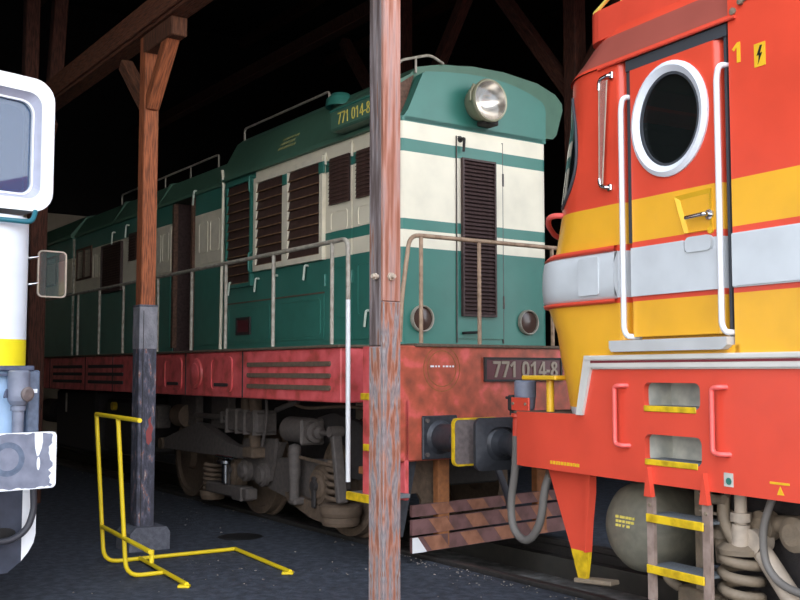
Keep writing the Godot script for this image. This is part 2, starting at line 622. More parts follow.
func shed(o: Node3D):
	o.rotation_degrees.y = SHED
	return o

# world point of a point in the shed's own axes
func sp(x: float, y: float, z: float) -> Vector3:
	return Basis.from_euler(Vector3(0, deg_to_rad(SHED), 0)) * Vector3(x, y, z)

func gp(x: float, y: float, z: float) -> Vector3:
	return GREEN_AT + Basis.from_euler(Vector3(0, deg_to_rad(GREEN_TURN), 0)) * Vector3(x, y, z)

func rpnt(x: float, y: float, z: float) -> Vector3:
	return RED_AT + Basis.from_euler(Vector3(0, deg_to_rad(RED_TURN), 0)) * Vector3(x, y, z)

# near rail of the middle track, bent a little under the front of the red locomotive
func track_path(side: float) -> Array:
	var near := [gp(-0.75, 0, -17.0), Vector3(0, 0, -9.185), Vector3(1.38, 0, -7.30), rpnt(-0.95, 0, 2.5), rpnt(-0.95, 0, 12.0)]
	var out := []
	for i in near.size():
		var a: Vector3 = near[maxi(i - 1, 0)]
		var b: Vector3 = near[mini(i + 1, near.size() - 1)]
		var d := (b - a).normalized()
		out.append(near[i] + Vector3.UP.cross(d).normalized() * side)
	return out

func build_shed():
	# floor: tarmac on both sides of the pit between the rails
	var e := track_path(-0.11)
	var e2 := track_path(1.5 + 0.11)
	var fl := MB.new()
	var poly := []
	for p in e:
		poly.append(Vector2(p.x, p.z))
	var q := sp(-9, 0, 3.0)
	var q2 := sp(-9, 0, -25.0)
	poly[0] = Vector2(e[0].x, e[0].z)
	poly.append(Vector2(q.x, q.z) + Vector2(0, 7))
	poly.append(Vector2(q2.x, q2.z))
	fl.prism(poly, Vector3(0, -0.3, 0), Vector3(1, 0, 0), Vector3(0, 0, 1), Vector3(0, 0.3, 0))
	poly = []
	for p in e2:
		poly.append(Vector2(p.x, p.z))
	q = sp(17, 0, 9.0)
	q2 = sp(17, 0, -25.0)
	poly.append(Vector2(q.x, q.z))
	poly.append(Vector2(q2.x, q2.z))
	fl.prism(poly, Vector3(0, -0.3, 0), Vector3(1, 0, 0), Vector3(0, 0, 1), Vector3(0, 0.3, 0))
	var floor_ := add(self, "floor", fl.done(), M.floor)
	structure(floor_, "dark tarmac shed floor between the tracks", "floor")
	var oil := MB.new()
	oil.lathe(Vector3(-1.55, 0.0, -9.92), Vector3.UP, [Vector2(0.22, 0), Vector2(0.2, 0.004), Vector2(0, 0.004)], 20)
	note(add(floor_, "drain_cover", oil.done(), M.black), "small black round drain in the tarmac")
	# pit
	var pit := MB.new()
	var a := track_path(-0.4)
	var b := track_path(1.9)
	for i in a.size() - 1:
		pit.face([a[i] + Vector3(0, -0.75, 0), a[i + 1] + Vector3(0, -0.75, 0), b[i + 1] + Vector3(0, -0.75, 0), b[i] + Vector3(0, -0.75, 0)], Vector3.UP)
	for s in [[-0.13, 0.10], [1.40, 1.63]]:
		var l := track_path(s[0])
		var r := track_path(s[1])
		for i in l.size() - 1:
			for f in [[l, l], [r, r]]:
				pit.face([f[0][i] + Vector3(0, -0.75, 0), f[0][i + 1] + Vector3(0, -0.75, 0), f[0][i + 1] + Vector3(0, -0.13, 0), f[0][i] + Vector3(0, -0.13, 0)], Vector3.UP + (b[i] - a[i]))
			pit.face([l[i] + Vector3(0, -0.13, 0), l[i + 1] + Vector3(0, -0.13, 0), r[i + 1] + Vector3(0, -0.13, 0), r[i] + Vector3(0, -0.13, 0)], Vector3.UP)
	structure(add(self, "floor_pit", pit.done(), M.pit), "dark inspection pit between the rails of the middle track", "pit")
	# rails
	var sec := [[0.035, 0.012], [0.035, -0.03], [0.01, -0.045], [0.01, -0.12], [0.06, -0.13], [-0.06, -0.13], [-0.01, -0.12], [-0.01, -0.045], [-0.035, -0.03], [-0.035, 0.012], [-0.028, 0.018], [0.028, 0.018]]
	for s in [0.0, 1.5]:
		var rl := MB.new()
		for k in sec.size():
			var u = sec[k]
			var v = sec[(k + 1) % sec.size()]
			var A := track_path(s + u[0])
			var B := track_path(s + v[0])
			for i in A.size() - 1:
				var across: Vector3 = (track_path(s + 0.5)[i] - track_path(s)[i]).normalized()
				var hint: Vector3 = across * (v[1] - u[1]) * -1.0 + Vector3.UP * (v[0] - u[0])
				rl.face([A[i] + Vector3(0, u[1], 0), A[i + 1] + Vector3(0, u[1], 0), B[i + 1] + Vector3(0, v[1], 0), B[i] + Vector3(0, v[1], 0)], hint if hint.length() > 0.0 else Vector3.UP)
		tag(add(self, "steel_rail", rl.done(), M.rail), ["steel rail beside the tarmac, under the near wheels of the green locomotive", "steel rail on the far side of the dark pit"][int(s > 0.1)], "rail", "rails of the middle track")
	# outside yard behind the viewpoint
	var yd := MB.new()
	yd.bb(Vector3(-60, -0.5, -30), Vector3(60, -0.31, 70))
	structure(add(self, "floor_yard", yd.done(), M.yard), "gravel yard outside the shed", "ground")
	# walls and roof
	var w := MB.new()
	w.bb(Vector3(-9, -0.3, -24.3), Vector3(17, 5.3, -24.0))
	var wb = shed(structure(add(self, "wall_back", w.done(), M.plaster), "pale plastered back wall of the shed", "wall"))
	w = MB.new()
	w.bb(Vector3(-9, 5.3, -24.35), Vector3(17, 10.8, -23.95))
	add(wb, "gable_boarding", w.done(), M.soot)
	w = MB.new()
	w.bb(Vector3(-9.3, -0.3, -24.3), Vector3(-9.0, 10.8, -4.4))
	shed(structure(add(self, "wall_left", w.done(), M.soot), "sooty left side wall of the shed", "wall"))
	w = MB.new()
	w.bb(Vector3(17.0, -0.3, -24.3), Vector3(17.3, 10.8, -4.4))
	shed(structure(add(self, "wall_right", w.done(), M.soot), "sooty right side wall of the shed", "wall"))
	w = MB.new()
	w.bb(Vector3(-9.3, 5.9, -4.6), Vector3(17.3, 7.45, -4.3))
	w.bb(Vector3(-9.3, -0.3, -4.6), Vector3(-4.5, 5.9, -4.3))  # side panels out of view, added to darken the interior
	w.bb(Vector3(9.6, -0.3, -4.6), Vector3(17.3, 5.9, -4.3))
	shed(structure(add(self, "wall_front", w.done(), M.soot), "boarded front wall around the open shed doorways, unseen side panels added to darken the interior", "wall"))
	w = MB.new()
	w.prism([Vector2(-4.0, 7.4), Vector2(-15.0, 10.4), Vector2(-24.6, 10.4), Vector2(-24.6, 10.7), Vector2(-15.0, 10.7), Vector2(-4.0, 7.7)], Vector3(-9.3, 0, 0), Vector3(0, 0, 1), Vector3(0, 1, 0), Vector3(26.6, 0, 0))
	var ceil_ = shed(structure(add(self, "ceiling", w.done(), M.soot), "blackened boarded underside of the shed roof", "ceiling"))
	for k in 9:
		var r := MB.new()
		var x := -7.0 + 2.65 * float(k)
		r.prism([Vector2(-4.7, 7.58), Vector2(-15.0, 10.39), Vector2(-23.9, 10.39), Vector2(-23.9, 10.15), Vector2(-15.05, 10.15), Vector2(-4.7, 7.32)], Vector3(x, 0, 0), Vector3(0, 0, 1), Vector3(0, 1, 0), Vector3(0.16, 0, 0))
		add(ceil_, "rafter", r.done(), M.post_soot)

func build_posts():
	var hw := 0.07
	# nearest post: peeling paint; its shaded side is coloured darker than the front
	var t := thing("timber_post", "weathered timber post with peeling paint in front of the green locomotive", "post", sp(3.45, 0, -5.09), SHED + 7.0, "timber roof posts")
	var m := MB.new()
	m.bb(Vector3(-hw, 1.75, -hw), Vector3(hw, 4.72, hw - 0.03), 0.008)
	add(t, "shaft", m.done(), M.post_grey_shade)
	m = MB.new()
	m.bb(Vector3(-hw, 0, -hw), Vector3(hw, 1.748, hw - 0.03), 0.008)
	add(t, "shaft_foot", m.done(), M.post_flake)
	m = MB.new()
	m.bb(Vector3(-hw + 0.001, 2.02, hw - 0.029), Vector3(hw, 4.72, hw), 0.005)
	add(t, "added_face_slab", m.done(), M.post_peel)  # thin slab added so the lit front face is coloured lighter
	m = MB.new()
	m.bb(Vector3(-hw + 0.001, 0, hw - 0.029), Vector3(hw, 2.018, hw), 0.005)
	add(t, "added_face_slab", m.done(), M.post_flake)
	m = MB.new()
	m.cyl(Vector3(-hw - 0.002, 2.17, 0.02), Vector3(-hw - 0.05, 2.17, 0.02), 0.013, -1, 10)
	m.lathe(Vector3(-hw - 0.02, 2.17, 0.02), Vector3(-1, 0, 0), [Vector2(0, 0), Vector2(0.022, 0), Vector2(0.022, 0.012), Vector2(0, 0.012)], 6)
	add(t, "bolt", m.done(), M.gear_light)
	m = MB.new()
	m.cyl(Vector3(-0.015, 2.17, hw), Vector3(-0.015, 2.17, hw + 0.04), 0.013, -1, 10)
	m.lathe(Vector3(-0.015, 2.17, hw), Vector3(0, 0, 1), [Vector2(0, 0), Vector2(0.026, 0), Vector2(0.026, 0.014), Vector2(0, 0.014)], 6)
	add(t, "bolt", m.done(), M.gear_light)
	# post with the dark sheathing, on a concrete footing
	t = thing("timber_post", "brown timber post with braces under the tie beam, dark tarred lower half", "post", sp(3.405, 0, -8.95), SHED, "timber roof posts")
	m = MB.new()
	m.bb(Vector3(-hw, 0.16, -hw), Vector3(hw, 4.72, hw), 0.008)
	add(t, "shaft", m.done(), M.post_new)
	m = MB.new()
	var s := 0.083
	m.bb(Vector3(-s, 0.15, -s), Vector3(s, 1.83, s), 0.006)
	var sh := add(t, "tarred_sheathing", m.done(), M.tar)
	m = MB.new()
	m.bb(Vector3(-s - 0.003, 1.80, -s - 0.003), Vector3(s + 0.003, 2.19, s + 0.003), 0.004)
	add(sh, "tin_collar", m.done(), M.sheet)
	m = MB.new()
	m.box(Vector3(0, 2.195, 0), Vector3(0.182, 0.02, 0.182), 0.005)
	add(sh, "band", m.done(), M.concrete)
	m = MB.new()
	m.prism([Vector2(0.0, 0.95), Vector2(0.02, 0.93), Vector2(0.05, 0.97), Vector2(0.045, 1.02), Vector2(0.06, 1.08), Vector2(0.035, 1.14), Vector2(0.04, 1.19), Vector2(0.012, 1.16), Vector2(0.02, 1.1), Vector2(-0.008, 1.05)], Vector3(0, 0, s), Vector3(1, 0, 0), Vector3(0, 1, 0), Vector3(0, 0, 0.002))
	add(sh, "red_paint_daub", m.done(), M.daub)
	m = MB.new()
	m.bb(Vector3(-0.05, 0.2, s), Vector3(-0.044, 2.15, s + 0.005))
	add(sh, "seam", m.done(), M.iron_dark)
	brace(t, Vector3(0, 4.05, 0.06), Vector3(0, 4.60, 0.54), 0.12, M.post_new)
	brace(t, Vector3(0, 4.08, -0.06), Vector3(0, 4.62, -0.65), 0.12, M.post_dark)
	m = MB.new()
	m.bb(Vector3(-0.075, 4.55, 0.02), Vector3(0.075, 4.722, 0.70), 0.01)
	add(t, "corbel", m.done(), M.post_dark)
	m = MB.new()
	m.prism([Vector2(-0.18, 0), Vector2(0.2, 0), Vector2(0.2, 0.15), Vector2(0.17, 0.2), Vector2(-0.12, 0.21), Vector2(-0.17, 0.16)], Vector3(0, 0, -0.16), Vector3(1, 0, 0), Vector3(0, 1, 0), Vector3(0, 0, 0.34))
	var fo := add(t, "footing", m.done(), M.concrete)
	note(fo, "chipped concrete footing block")
	# the next ones down the rows
	var far_labels := [
		[3.44, -12.75, "sooty timber post behind the white locomotive's cab corner", 9.0],
		[8.75, -8.75, "dark timber post behind the red locomotive's roof", 9.0],
		[8.75, -12.4, "dark timber post above the green locomotive's headlight end, beside a slanting brace", 9.0]]
	for f in far_labels:
		t = thing("timber_post", f[2], "post", sp(f[0], 0, f[1]), SHED, "timber roof posts")
		m = MB.new()
		m.bb(Vector3(-0.1, 0, -0.1), Vector3(0.1, 7.29 if f[0] > 5.0 else 4.72, 0.1), 0.01)
		add(t, "shaft", m.done(), M.post_soot)
		if f[0] > 5.0:
			brace(t, Vector3(0, 5.0, -0.05), Vector3(0, 7.1, -1.72), 0.16, M.post_soot)
			brace(t, Vector3(0, 5.0, 0.05), Vector3(0, 7.1, 1.72), 0.16, M.post_soot)
		else:
			brace(t, Vector3(0, 4.05, 0.06), Vector3(0, 4.60, 0.54), 0.12, M.post_soot)
			for q in [[-0.13, 0.0], [0.16, 0.16]]:
				m = MB.new()
				m.bar(Vector3(q[0], 5.03, 0), Vector3(q[0] + q[1], 8.6, 0), 0.17, 0.17, 0.01)
				add(t, "upper_strut", m.done(), M.post_soot)
	# tie beam over the near row
	m = MB.new()
	m.bb(Vector3(-0.1, 0, -24.0), Vector3(0.1, 0.29, -4.6), 0.012)
	var bt := add(self, "tie_beam", m.done(), M.beam)
	tag(bt, "long brown timber tie beam running over the braced post", "beam")
	bt.position = sp(3.40, 4.725, 0)
	bt.rotation_degrees.y = SHED
	m = MB.new()
	m.bb(Vector3(-0.13, 0.02, -24.0), Vector3(-0.1, 0.2, -4.6), 0.008)
	add(bt, "side_plank", m.done(), M.beam)
	# purlin over the far row
	m = MB.new()
	m.bb(Vector3(-0.1, 0, -23.9), Vector3(0.1, 0.24, -6.0), 0.012)
	bt = add(self, "purlin", m.done(), M.post_soot)
	tag(bt, "dark roof purlin over the far row of posts", "beam")
	bt.position = sp(8.75, 7.3, 0)
	bt.rotation_degrees.y = SHED

func brace(t: Node, a: Vector3, b: Vector3, w: float, m: Material):
	var d := (b - a).normalized()
	var mb := MB.new()
	mb.box(Vector3.ZERO, Vector3(w, (b - a).length(), w), 0.008)
	var y := d
	var x := Vector3.RIGHT
	var z := x.cross(y).normalized()
	add(t, "brace", mb.done(), m, Transform3D(Basis(x, y, z), (a + b) * 0.5))

func build_pipe_stand():
	var A := Vector3(-2.455, 0.02, -8.50)
	var D := Vector3(-1.468, 0.02, -9.13)
	var leg := Vector3(0.62, 0, 1.06)
	var along := leg.normalized()
	var F := A.lerp(D, 0.26)
	var G := F + leg
	var B := A + along * 0.68
	var h := Vector3(-0.085, 1.22, 0)
	var t := thing("pipe_stand", "bright yellow steel pipe stand with two uprights on the tarmac", "stand", Vector3(A.x, 0, A.z))
	var o := Vector3(A.x, 0, A.z)
	var r := 0.0175
	var put = func(called: String, pts: Array, rad := 0.12):
		var q := []
		for p in pts:
			q.append(p - o)
		var m := MB.new()
		m.tube(rp(q, rad), r, 10)
		return add(t, called, m.done(), M.yellow_pipe)
	put.call("upright", [A + h, A + Vector3(0, 0, 0), D])
	put.call("upright", [B + h, B, B.lerp(F, 0.0) + (D - A).normalized() * 0.30])
	put.call("top_rail", [A + h, A + h + along * 1.28], 0.02)
	put.call("cross_rail", [A + h * 0.24, A + h * 0.24 + along * 1.38], 0.02)
	put.call("stub", [A + along * 1.34 + Vector3(0, 0.30, 0), A + along * 1.34 + Vector3(0, 0.21, 0)], 0.02)
	put.call("foot", [F + Vector3(0, 0.005, 0), G + Vector3(0, 0.005, 0)], 0.02)
	put.call("foot", [D, D + leg * 0.97], 0.02)
	for p in [G + Vector3(0, 0.0, 0), D + leg * 0.97]:
		var m := MB.new()
		m.box(p - o + Vector3(-0.02, -0.008, 0.0), Vector3(0.09, 0.02, 0.06), 0.004)
		add(t, "foot_pad", m.done(), M.yellow_pipe)

func build_debris():
	var rng := RandomNumberGenerator.new()
	rng.seed = 77
	var m := MB.new()
	var path := track_path(0.0)
	for i in 300:
		var t := rng.randf()
		var a: Vector3 = path[0].lerp(path[1], 0.45 + 0.55 * t) if rng.randf() < 0.55 else path[1].lerp(path[2], t)
		var off := -0.19 + rng.randfn(0.0, 0.05)
		if rng.randf() < 0.25:
			off -= rng.randf() * 0.9
		if i % 6 == 5:
			continue
		var d: Vector3 = (track_path(1.0)[1] - track_path(0.0)[1]).normalized()
		var p := a + d * minf(off, -0.10)
		var s := rng.randf_range(0.003, 0.009)
		p.y = s * 0.35
		m.box(p, Vector3(s * rng.randf_range(0.8, 2.0), s * 0.8, s * rng.randf_range(0.8, 1.6)), 0.0, Basis.from_euler(Vector3(0, rng.randf() * TAU, 0)))
	for i in 130:
		var p := Vector3(rng.randf_range(-2.4, 0.0), 0, rng.randf_range(-9.6, -7.4))
		if p.z < -8.7 or ((p - Vector3(-1.7, 0, -8.3)).length() > 0.5 and rng.randf() < 0.6):
			continue
		var s := rng.randf_range(0.003, 0.009)
		p.y = s * 0.35
		m.box(p, Vector3(s * 1.6, s * 0.7, s), 0.0, Basis.from_euler(Vector3(0, rng.randf() * TAU, 0)))
	var o := add(self, "grit", m.done(), M.chip)
	tag(o, "pale grit and ballast chips scattered along the rail", "grit")
	o.set_meta("kind", "stuff")

# ---------------------------------------------------------------- green diesel locomotive
const X3 := Vector3(1, 0, 0)
const Y3 := Vector3(0, 1, 0)
const Z3 := Vector3(0, 0, 1)

# outline given in (z, y) on the left flank, standing out to the left by t from the plane x
func flank(mb: MB, poly: Array, x: float, t: float):
	return mb.prism(poly, Vector3(x, 0, 0), Z3, Y3, Vector3(-t, 0, 0))

func zrect(z0: float, y0: float, z1: float, y1: float) -> Array:
	return [Vector2(z0, y0), Vector2(z1, y0), Vector2(z1, y1), Vector2(z0, y1)]

# louvre on the left flank: dark backing, frame, one mesh for each slat
func flank_louvre(parent: Node, z0: float, z1: float, y0: float, y1: float, n: int, x: float, sm: Material, fm: Material, fw := 0.05):
	var mb := MB.new()
	flank(mb, zrect(z0, y0, z1, y1), x, 0.004)
	var p := add(parent, "louvre", mb.done(), M.slat)
	if fm:
		mb = MB.new()
		mb.ring([Vector2(z0 - fw, y0 - fw), Vector2(z1 + fw, y0 - fw), Vector2(z1 + fw, y1 + fw), Vector2(z0 - fw, y1 + fw)], [Vector2(z0, y0), Vector2(z1, y0), Vector2(z1, y1), Vector2(z0, y1)], Vector3(x, 0, 0), Z3, Y3, Vector3(-0.042, 0, 0))
		add(p, "louvre_frame", mb.done(), fm)
	var pitch := (y1 - y0) / n
	mb = MB.new()
	var tilt := Basis.from_euler(Vector3(0, 0, -0.2))
	mb.paint(rgb(74, 52, 46))
	mb.box(Vector3.ZERO, Vector3(0.006, pitch * 1.0, z1 - z0 - 0.006), 0.0, tilt)
	mb.paint(rgb(142, 108, 78) if pitch > 0.06 else rgb(112, 88, 78))
	mb.box(tilt * Vector3(-0.004, -pitch * 0.5, 0), Vector3(0.012, pitch * 0.1, z1 - z0 - 0.006), 0.0, tilt)
	var mesh := mb.done()
	for k in n:
		add(p, "slat", mesh, M.slat_edged, Transform3D(Basis.IDENTITY, Vector3(x - 0.02, y0 + pitch * (k + 0.5), (z0 + z1) * 0.5)))
	return p

func hook(parent: Node, z: float, y: float, x: float, m: Material, s := 1.0):
	var mb := MB.new()
	mb.tube(rp([Vector3(x, y + 0.05 * s, z - 0.02 * s), Vector3(x - 0.05, y + 0.05 * s, z - 0.01 * s), Vector3(x - 0.05, y - 0.08 * s, z - 0.035 * s)], 0.03), 0.013, 7)
	return add(parent, "door_hook", mb.done(), m)

const G_GREEN := Color(0.225, 0.48, 0.425)
const G_CREAM := Color(0.933, 0.894, 0.8)

func build_green():
	var t := thing("diesel_locomotive", "green and cream diesel locomotive with a pinkish red frame standing inside the shed", "locomotive", GREEN_AT, GREEN_TURN)
	var bands := [[1.84, 2.71, G_GREEN], [2.71, 2.868, G_CREAM], [2.868, 2.968, G_GREEN], [2.968, 3.578, G_CREAM], [3.578, 3.694, G_GREEN], [3.694, 3.852, G_CREAM], [3.852, 3.9, G_GREEN]]
	# --- front hood
	var mb := MB.new()
	var W := 0.88
	var r := 0.045
	for b in bands:
		mb.paint(b[2])
		var path := []
		path.append([-W, -4.2, -1.0, 0.0])
		path.append([-W, -0.55 - r, -1.0, 0.0])
		for k in range(1, 5):
			var a := PI * 0.5 * k / 4.0
			path.append([-W + r - cos(a) * r, -0.55 - r + sin(a) * r, -cos(a), sin(a)])
		for k in range(0, 5):
			var a := PI * 0.5 * k / 4.0
			path.append([W - r + sin(a) * r, -0.55 - r + cos(a) * r, sin(a), cos(a)])
		path.append([W, -4.2, 1.0, 0.0])
		for i in path.size() - 1:
			var p = path[i]
			var q = path[i + 1]
			# the flank behind the framed louvres is all green
			var cuts := [[p, q]]
			if i == 0:
				var c := [-W, -3.42, -1.0, 0.0]
				cuts = [[p, c], [c, q]]
			for ci in cuts.size():
				var P = cuts[ci][0]
				var Q = cuts[ci][1]
				mb.paint(G_GREEN if (i == 0 and ci == 0) else b[2])
				var A := Vector3(P[0], b[0], P[1])
				var B := Vector3(Q[0], b[0], Q[1])
				var C := Vector3(Q[0], b[1], Q[1])
				var D := Vector3(P[0], b[1], P[1])
				var n0 := Vector3(P[2], 0, P[3])
				var n1 := Vector3(Q[2], 0, Q[3])
				mb.tri(A, B, C, n0, n1, n1)
				mb.tri(A, C, D, n0, n1, n0)
	mb.paint(G_GREEN)
	mb.face([Vector3(-W, 3.9, -0.6), Vector3(W, 3.9, -0.6), Vector3(W, 3.9, -4.2), Vector3(-W, 3.9, -4.2)], Vector3.UP)
	mb.face([Vector3(-W, 1.84, -4.2), Vector3(W, 1.84, -4.2), Vector3(W, 3.9, -4.2), Vector3(-W, 3.9, -4.2)], Vector3(0, 0, -1))
	# upper part of the end wall, rounded at the far corner
	mb.prism([Vector2(-0.875, 3.86), Vector2(0.88, 3.86), Vector2(0.885, 4.18), Vector2(0.875, 4.235), Vector2(0.84, 4.275), Vector2(0.68, 4.335), Vector2(0.52, 4.372), Vector2(0.354, 4.398), Vector2(0.12, 4.41), Vector2(-0.12, 4.402), Vector2(-0.4, 4.375), Vector2(-0.60, 4.345), Vector2(-0.635, 4.32), Vector2(-0.80, 3.96)], Vector3(0, 0, -0.66), X3, Y3, Vector3(0, 0, 0.11))
	var hood := add(t, "front_hood", mb.done(), M.hood)
	mb = MB.new()
	mb.prism([Vector2(-0.91, 3.86), Vector2(-0.91, 3.90), Vector2(-0.66, 4.36), Vector2(-0.58, 4.43), Vector2(-0.3, 4.50), Vector2(0.0, 4.53), Vector2(0.3, 4.53), Vector2(0.6, 4.46), Vector2(0.68, 4.38), Vector2(0.91, 3.90), Vector2(0.91, 3.86)], Vector3(0, 0, -4.38), X3, Y3, Vector3(0, 0, 3.68))
	var roof := add(t, "hood_roof", mb.done(), M.roof_green)
	mb = MB.new()
	flank(mb, zrect(-4.22, 3.845, -0.6, 3.875), -0.88, 0.05)
	add(roof, "gutter", mb.done(), M.roof_green)
	# number boxes on both shoulders
	mb = MB.new()
	mb.prism([Vector2(-0.82, 3.89), Vector2(-1.06, 3.89), Vector2(-1.08, 3.91), Vector2(-1.08, 4.07), Vector2(-1.05, 4.12), Vector2(-0.70, 4.33)], Vector3(0, 0, -1.44), X3, Y3, Vector3(0, 0, 0.78))
	var nb := add(t, "number_box", mb.done(), M.roof_green)
	text(nb, "running_number", "771 014-8", M.yellow_text, Vector3(-1.082, 3.985, -1.03), -90, 0.105, 0.88)
	mb = MB.new()
	mb.bb(Vector3(-1.085, 4.075, -1.46), Vector3(-1.05, 4.095, -0.65), 0.004)
	add(nb, "ledge", mb.done(), M.green)
	mb = MB.new()
	mb.prism([Vector2(-0.80, 3.9), Vector2(-1.06, 3.9), Vector2(-1.06, 4.06), Vector2(-0.66, 4.33)], Vector3(0, 0, -0.66), X3, Y3, Vector3(0, 0, 0.006))
	add(nb, "end_plate", mb.done(), M.slat_dust)
	mb = MB.new()
	mb.prism([Vector2(0.78, 3.96), Vector2(1.16, 3.98), Vector2(1.21, 4.03), Vector2(1.30, 4.30), Vector2(1.29, 4.37), Vector2(1.2, 4.45), Vector2(0.95, 4.53), Vector2(0.5, 4.57), Vector2(0.1, 4.56), Vector2(-0.3, 4.50), Vector2(-0.3, 4.3), Vector2(0.5, 4.2)], Vector3(0, 0, -1.8), X3, Y3, Vector3(0, 0, 1.06))
	add(t, "number_box", mb.done(), M.roof_green)
	# roof rails
	for q in [[-4.3, -2.28, 4.44, -0.60, 4.555], [-8.6, -5.0, 4.2, -0.62, 4.36]]:
		mb = MB.new()
		mb.tube(rp([Vector3(q[3], q[2] - 0.03, q[0]), Vector3(q[3], q[4], q[0]), Vector3(q[3], q[4], q[1]), Vector3(q[3], q[2] - 0.03, q[1])], 0.05), 0.014, 8)
		if q[1] < -4.5:
			for k in 3:
				mb.cyl(Vector3(q[3], q[2] - 0.03, q[0] + 0.9 * (k + 1)), Vector3(q[3], q[4], q[0] + 0.9 * (k + 1)), 0.011, -1, 8)
		add(roof, "roof_rail", mb.done(), M.handrail)
	mb = MB.new()
	mb.tube(rp([Vector3(-0.86, 4.10, -0.70), Vector3(-0.82, 4.44, -0.68), Vector3(-0.45, 4.56, -0.68), Vector3(-0.30, 4.50, -0.68)], 0.08), 0.014, 8)
	mb.cyl(Vector3(-0.62, 4.36, -0.68), Vector3(-0.62, 4.5, -0.68), 0.012, -1, 8)
	add(roof, "roof_rail", mb.done(), M.handrail)
	mb = MB.new()
	mb.lathe(Vector3(-0.66, 4.30, -1.95), Y3, [Vector2(0.16, 0), Vector2(0.15, 0.08), Vector2(0.09, 0.14), Vector2(0, 0.16)], 18, true)
	add(roof, "roof_vent", mb.done(), M.green)
	# stencilled lines on the roof flank, too small to read
	mb = MB.new()
	var rn := RandomNumberGenerator.new()
	rn.seed = 5
	var slope := Vector3(0.25, 0.46, 0).normalized()
	for row in 3:
		var z := -2.95
		while z < -2.62:
			var l := rn.randf_range(0.02, 0.06)
			var c := Vector3(-0.895, 3.93, z + l * 0.5) + slope * (0.23 - 0.065 * row)
			mb.box(c + Vector3(-0.004, 0.002, 0), Vector3(0.004, 0.034, l), 0.0, Basis.from_euler(Vector3(0, 0, -atan2(0.25, 0.46))))
			z += l + 0.014
	add(roof, "stencil", mb.done(), M.stencil_dull).set_meta("kind", "stuff")
	# --- end wall: door with its louvre, lamps
	var fz := -0.55
	mb = MB.new()
	for b in bands:
		var y1: float = minf(b[1], 3.78)
		if b[0] < 3.7:
			mb.paint(b[2])
			mb.bb(Vector3(-0.25, maxf(b[0], 1.9), fz - 0.01), Vector3(0.30, y1, fz + 0.014))
	var fd := add(t, "end_door", mb.done(), M.hood)
	mb = MB.new()
	mb.bb(Vector3(-0.257, 1.86, fz - 0.01), Vector3(-0.25, 3.79, fz + 0.0145))
	mb.bb(Vector3(0.30, 1.86, fz - 0.01), Vector3(0.307, 3.79, fz + 0.0145))
	add(fd, "door_gap", mb.done(), M.iron)
	mb = MB.new()
	mb.bb(Vector3(-0.195, 2.12, fz), Vector3(0.18, 3.57, fz + 0.018))
	var lv := add(t, "end_louvre", mb.done(), M.slat)
	mb = MB.new()
	mb.ring([Vector2(-0.21, 2.105), Vector2(0.195, 2.105), Vector2(0.195, 3.585), Vector2(-0.21, 3.585)], [Vector2(-0.19, 2.125), Vector2(0.175, 2.125), Vector2(0.175, 3.565), Vector2(-0.19, 3.565)], Vector3(0, 0, fz), X3, Y3, Vector3(0, 0, 0.05))
	add(lv, "louvre_frame", mb.done(), M.slat)
	var n := 40
	var pitch := 1.44 / n
	mb = MB.new()
	mb.box(Vector3.ZERO, Vector3(0.362, pitch * 1.08, 0.006), 0.0, Basis.from_euler(Vector3(-0.7, 0, 0)))
	var sm := mb.done()
	for k in n:
		add(lv, "slat", sm, M.slat, Transform3D(Basis.IDENTITY, Vector3(-0.0075, 2.125 + pitch * (k + 0.5), fz + 0.034)))
	mb = MB.new()
	mb.tube(rp([Vector3(-0.215, 3.76, fz), Vector3(-0.215, 3.76, fz + 0.06), Vector3(-0.20, 3.76, fz + 0.06), Vector3(-0.20, 3.64, fz + 0.05)], 0.03), 0.013, 8)
	mb.lathe(Vector3(-0.215, 3.76, fz), Z3, [Vector2(0, 0), Vector2(0.035, 0), Vector2(0.03, 0.02), Vector2(0, 0.02)], 12)
	add(fd, "door_hook", mb.done(), M.iron_dark)
	mb = MB.new()
	mb.tube(rp([Vector3(-0.19, 1.95, fz), Vector3(-0.19, 1.95, fz + 0.05), Vector3(-0.02, 1.96, fz + 0.05), Vector3(-0.02, 1.96, fz)], 0.02), 0.012, 8)
	add(fd, "door_handle", mb.done(), M.dark)
	for hy in [3.43, 2.25]:
		mb = MB.new()
		mb.cyl(Vector3(0.306, hy - 0.06, fz + 0.01), Vector3(0.306, hy + 0.06, fz + 0.01), 0.013, -1, 8)
		add(fd, "hinge", mb.done(), M.iron)
	# headlight
	mb = MB.new()
	var lc := Vector3(0.005, 4.125, -0.56)
	mb.lathe(lc, Z3, [Vector2(0.0, 0), Vector2(0.15, 0.0), Vector2(0.17, 0.05), Vector2(0.185, 0.17), Vector2(0.2, 0.175), Vector2(0.205, 0.2), Vector2(0.198, 0.215), Vector2(0.183, 0.21)], 36)
	# slimmer than it is wide
	var hl := add(t, "headlight", mb.done(), M.lamp_rim)
	mb = MB.new()
	mb.lathe(lc + Vector3(0, 0, 0.05), Z3, [Vector2(0.0, 0), Vector2(0.06, 0.01), Vector2(0.12, 0.05), Vector2(0.16, 0.10), Vector2(0.184, 0.158)], 36, true)
	add(hl, "reflector", mb.done(), M.reflector)
	mb = MB.new()
	mb.lathe(lc + Vector3(0, 0, 0.20), Z3, [Vector2(0.19, 0.0), Vector2(0.12, 0.018), Vector2(0.0, 0.024)], 36, true)
	add(hl, "lens", mb.done(), M.lens)
	mb = MB.new()
	mb.box(lc + Vector3(-0.19, 0.03, 0.15), Vector3(0.04, 0.11, 0.04), 0.01)
	mb.cyl(lc + Vector3(-0.195, 0.07, 0.16), lc + Vector3(-0.18, 0.13, 0.19), 0.016, -1, 8)
	add(hl, "clamp", mb.done(), M.lamp_rim)
	mb = MB.new()
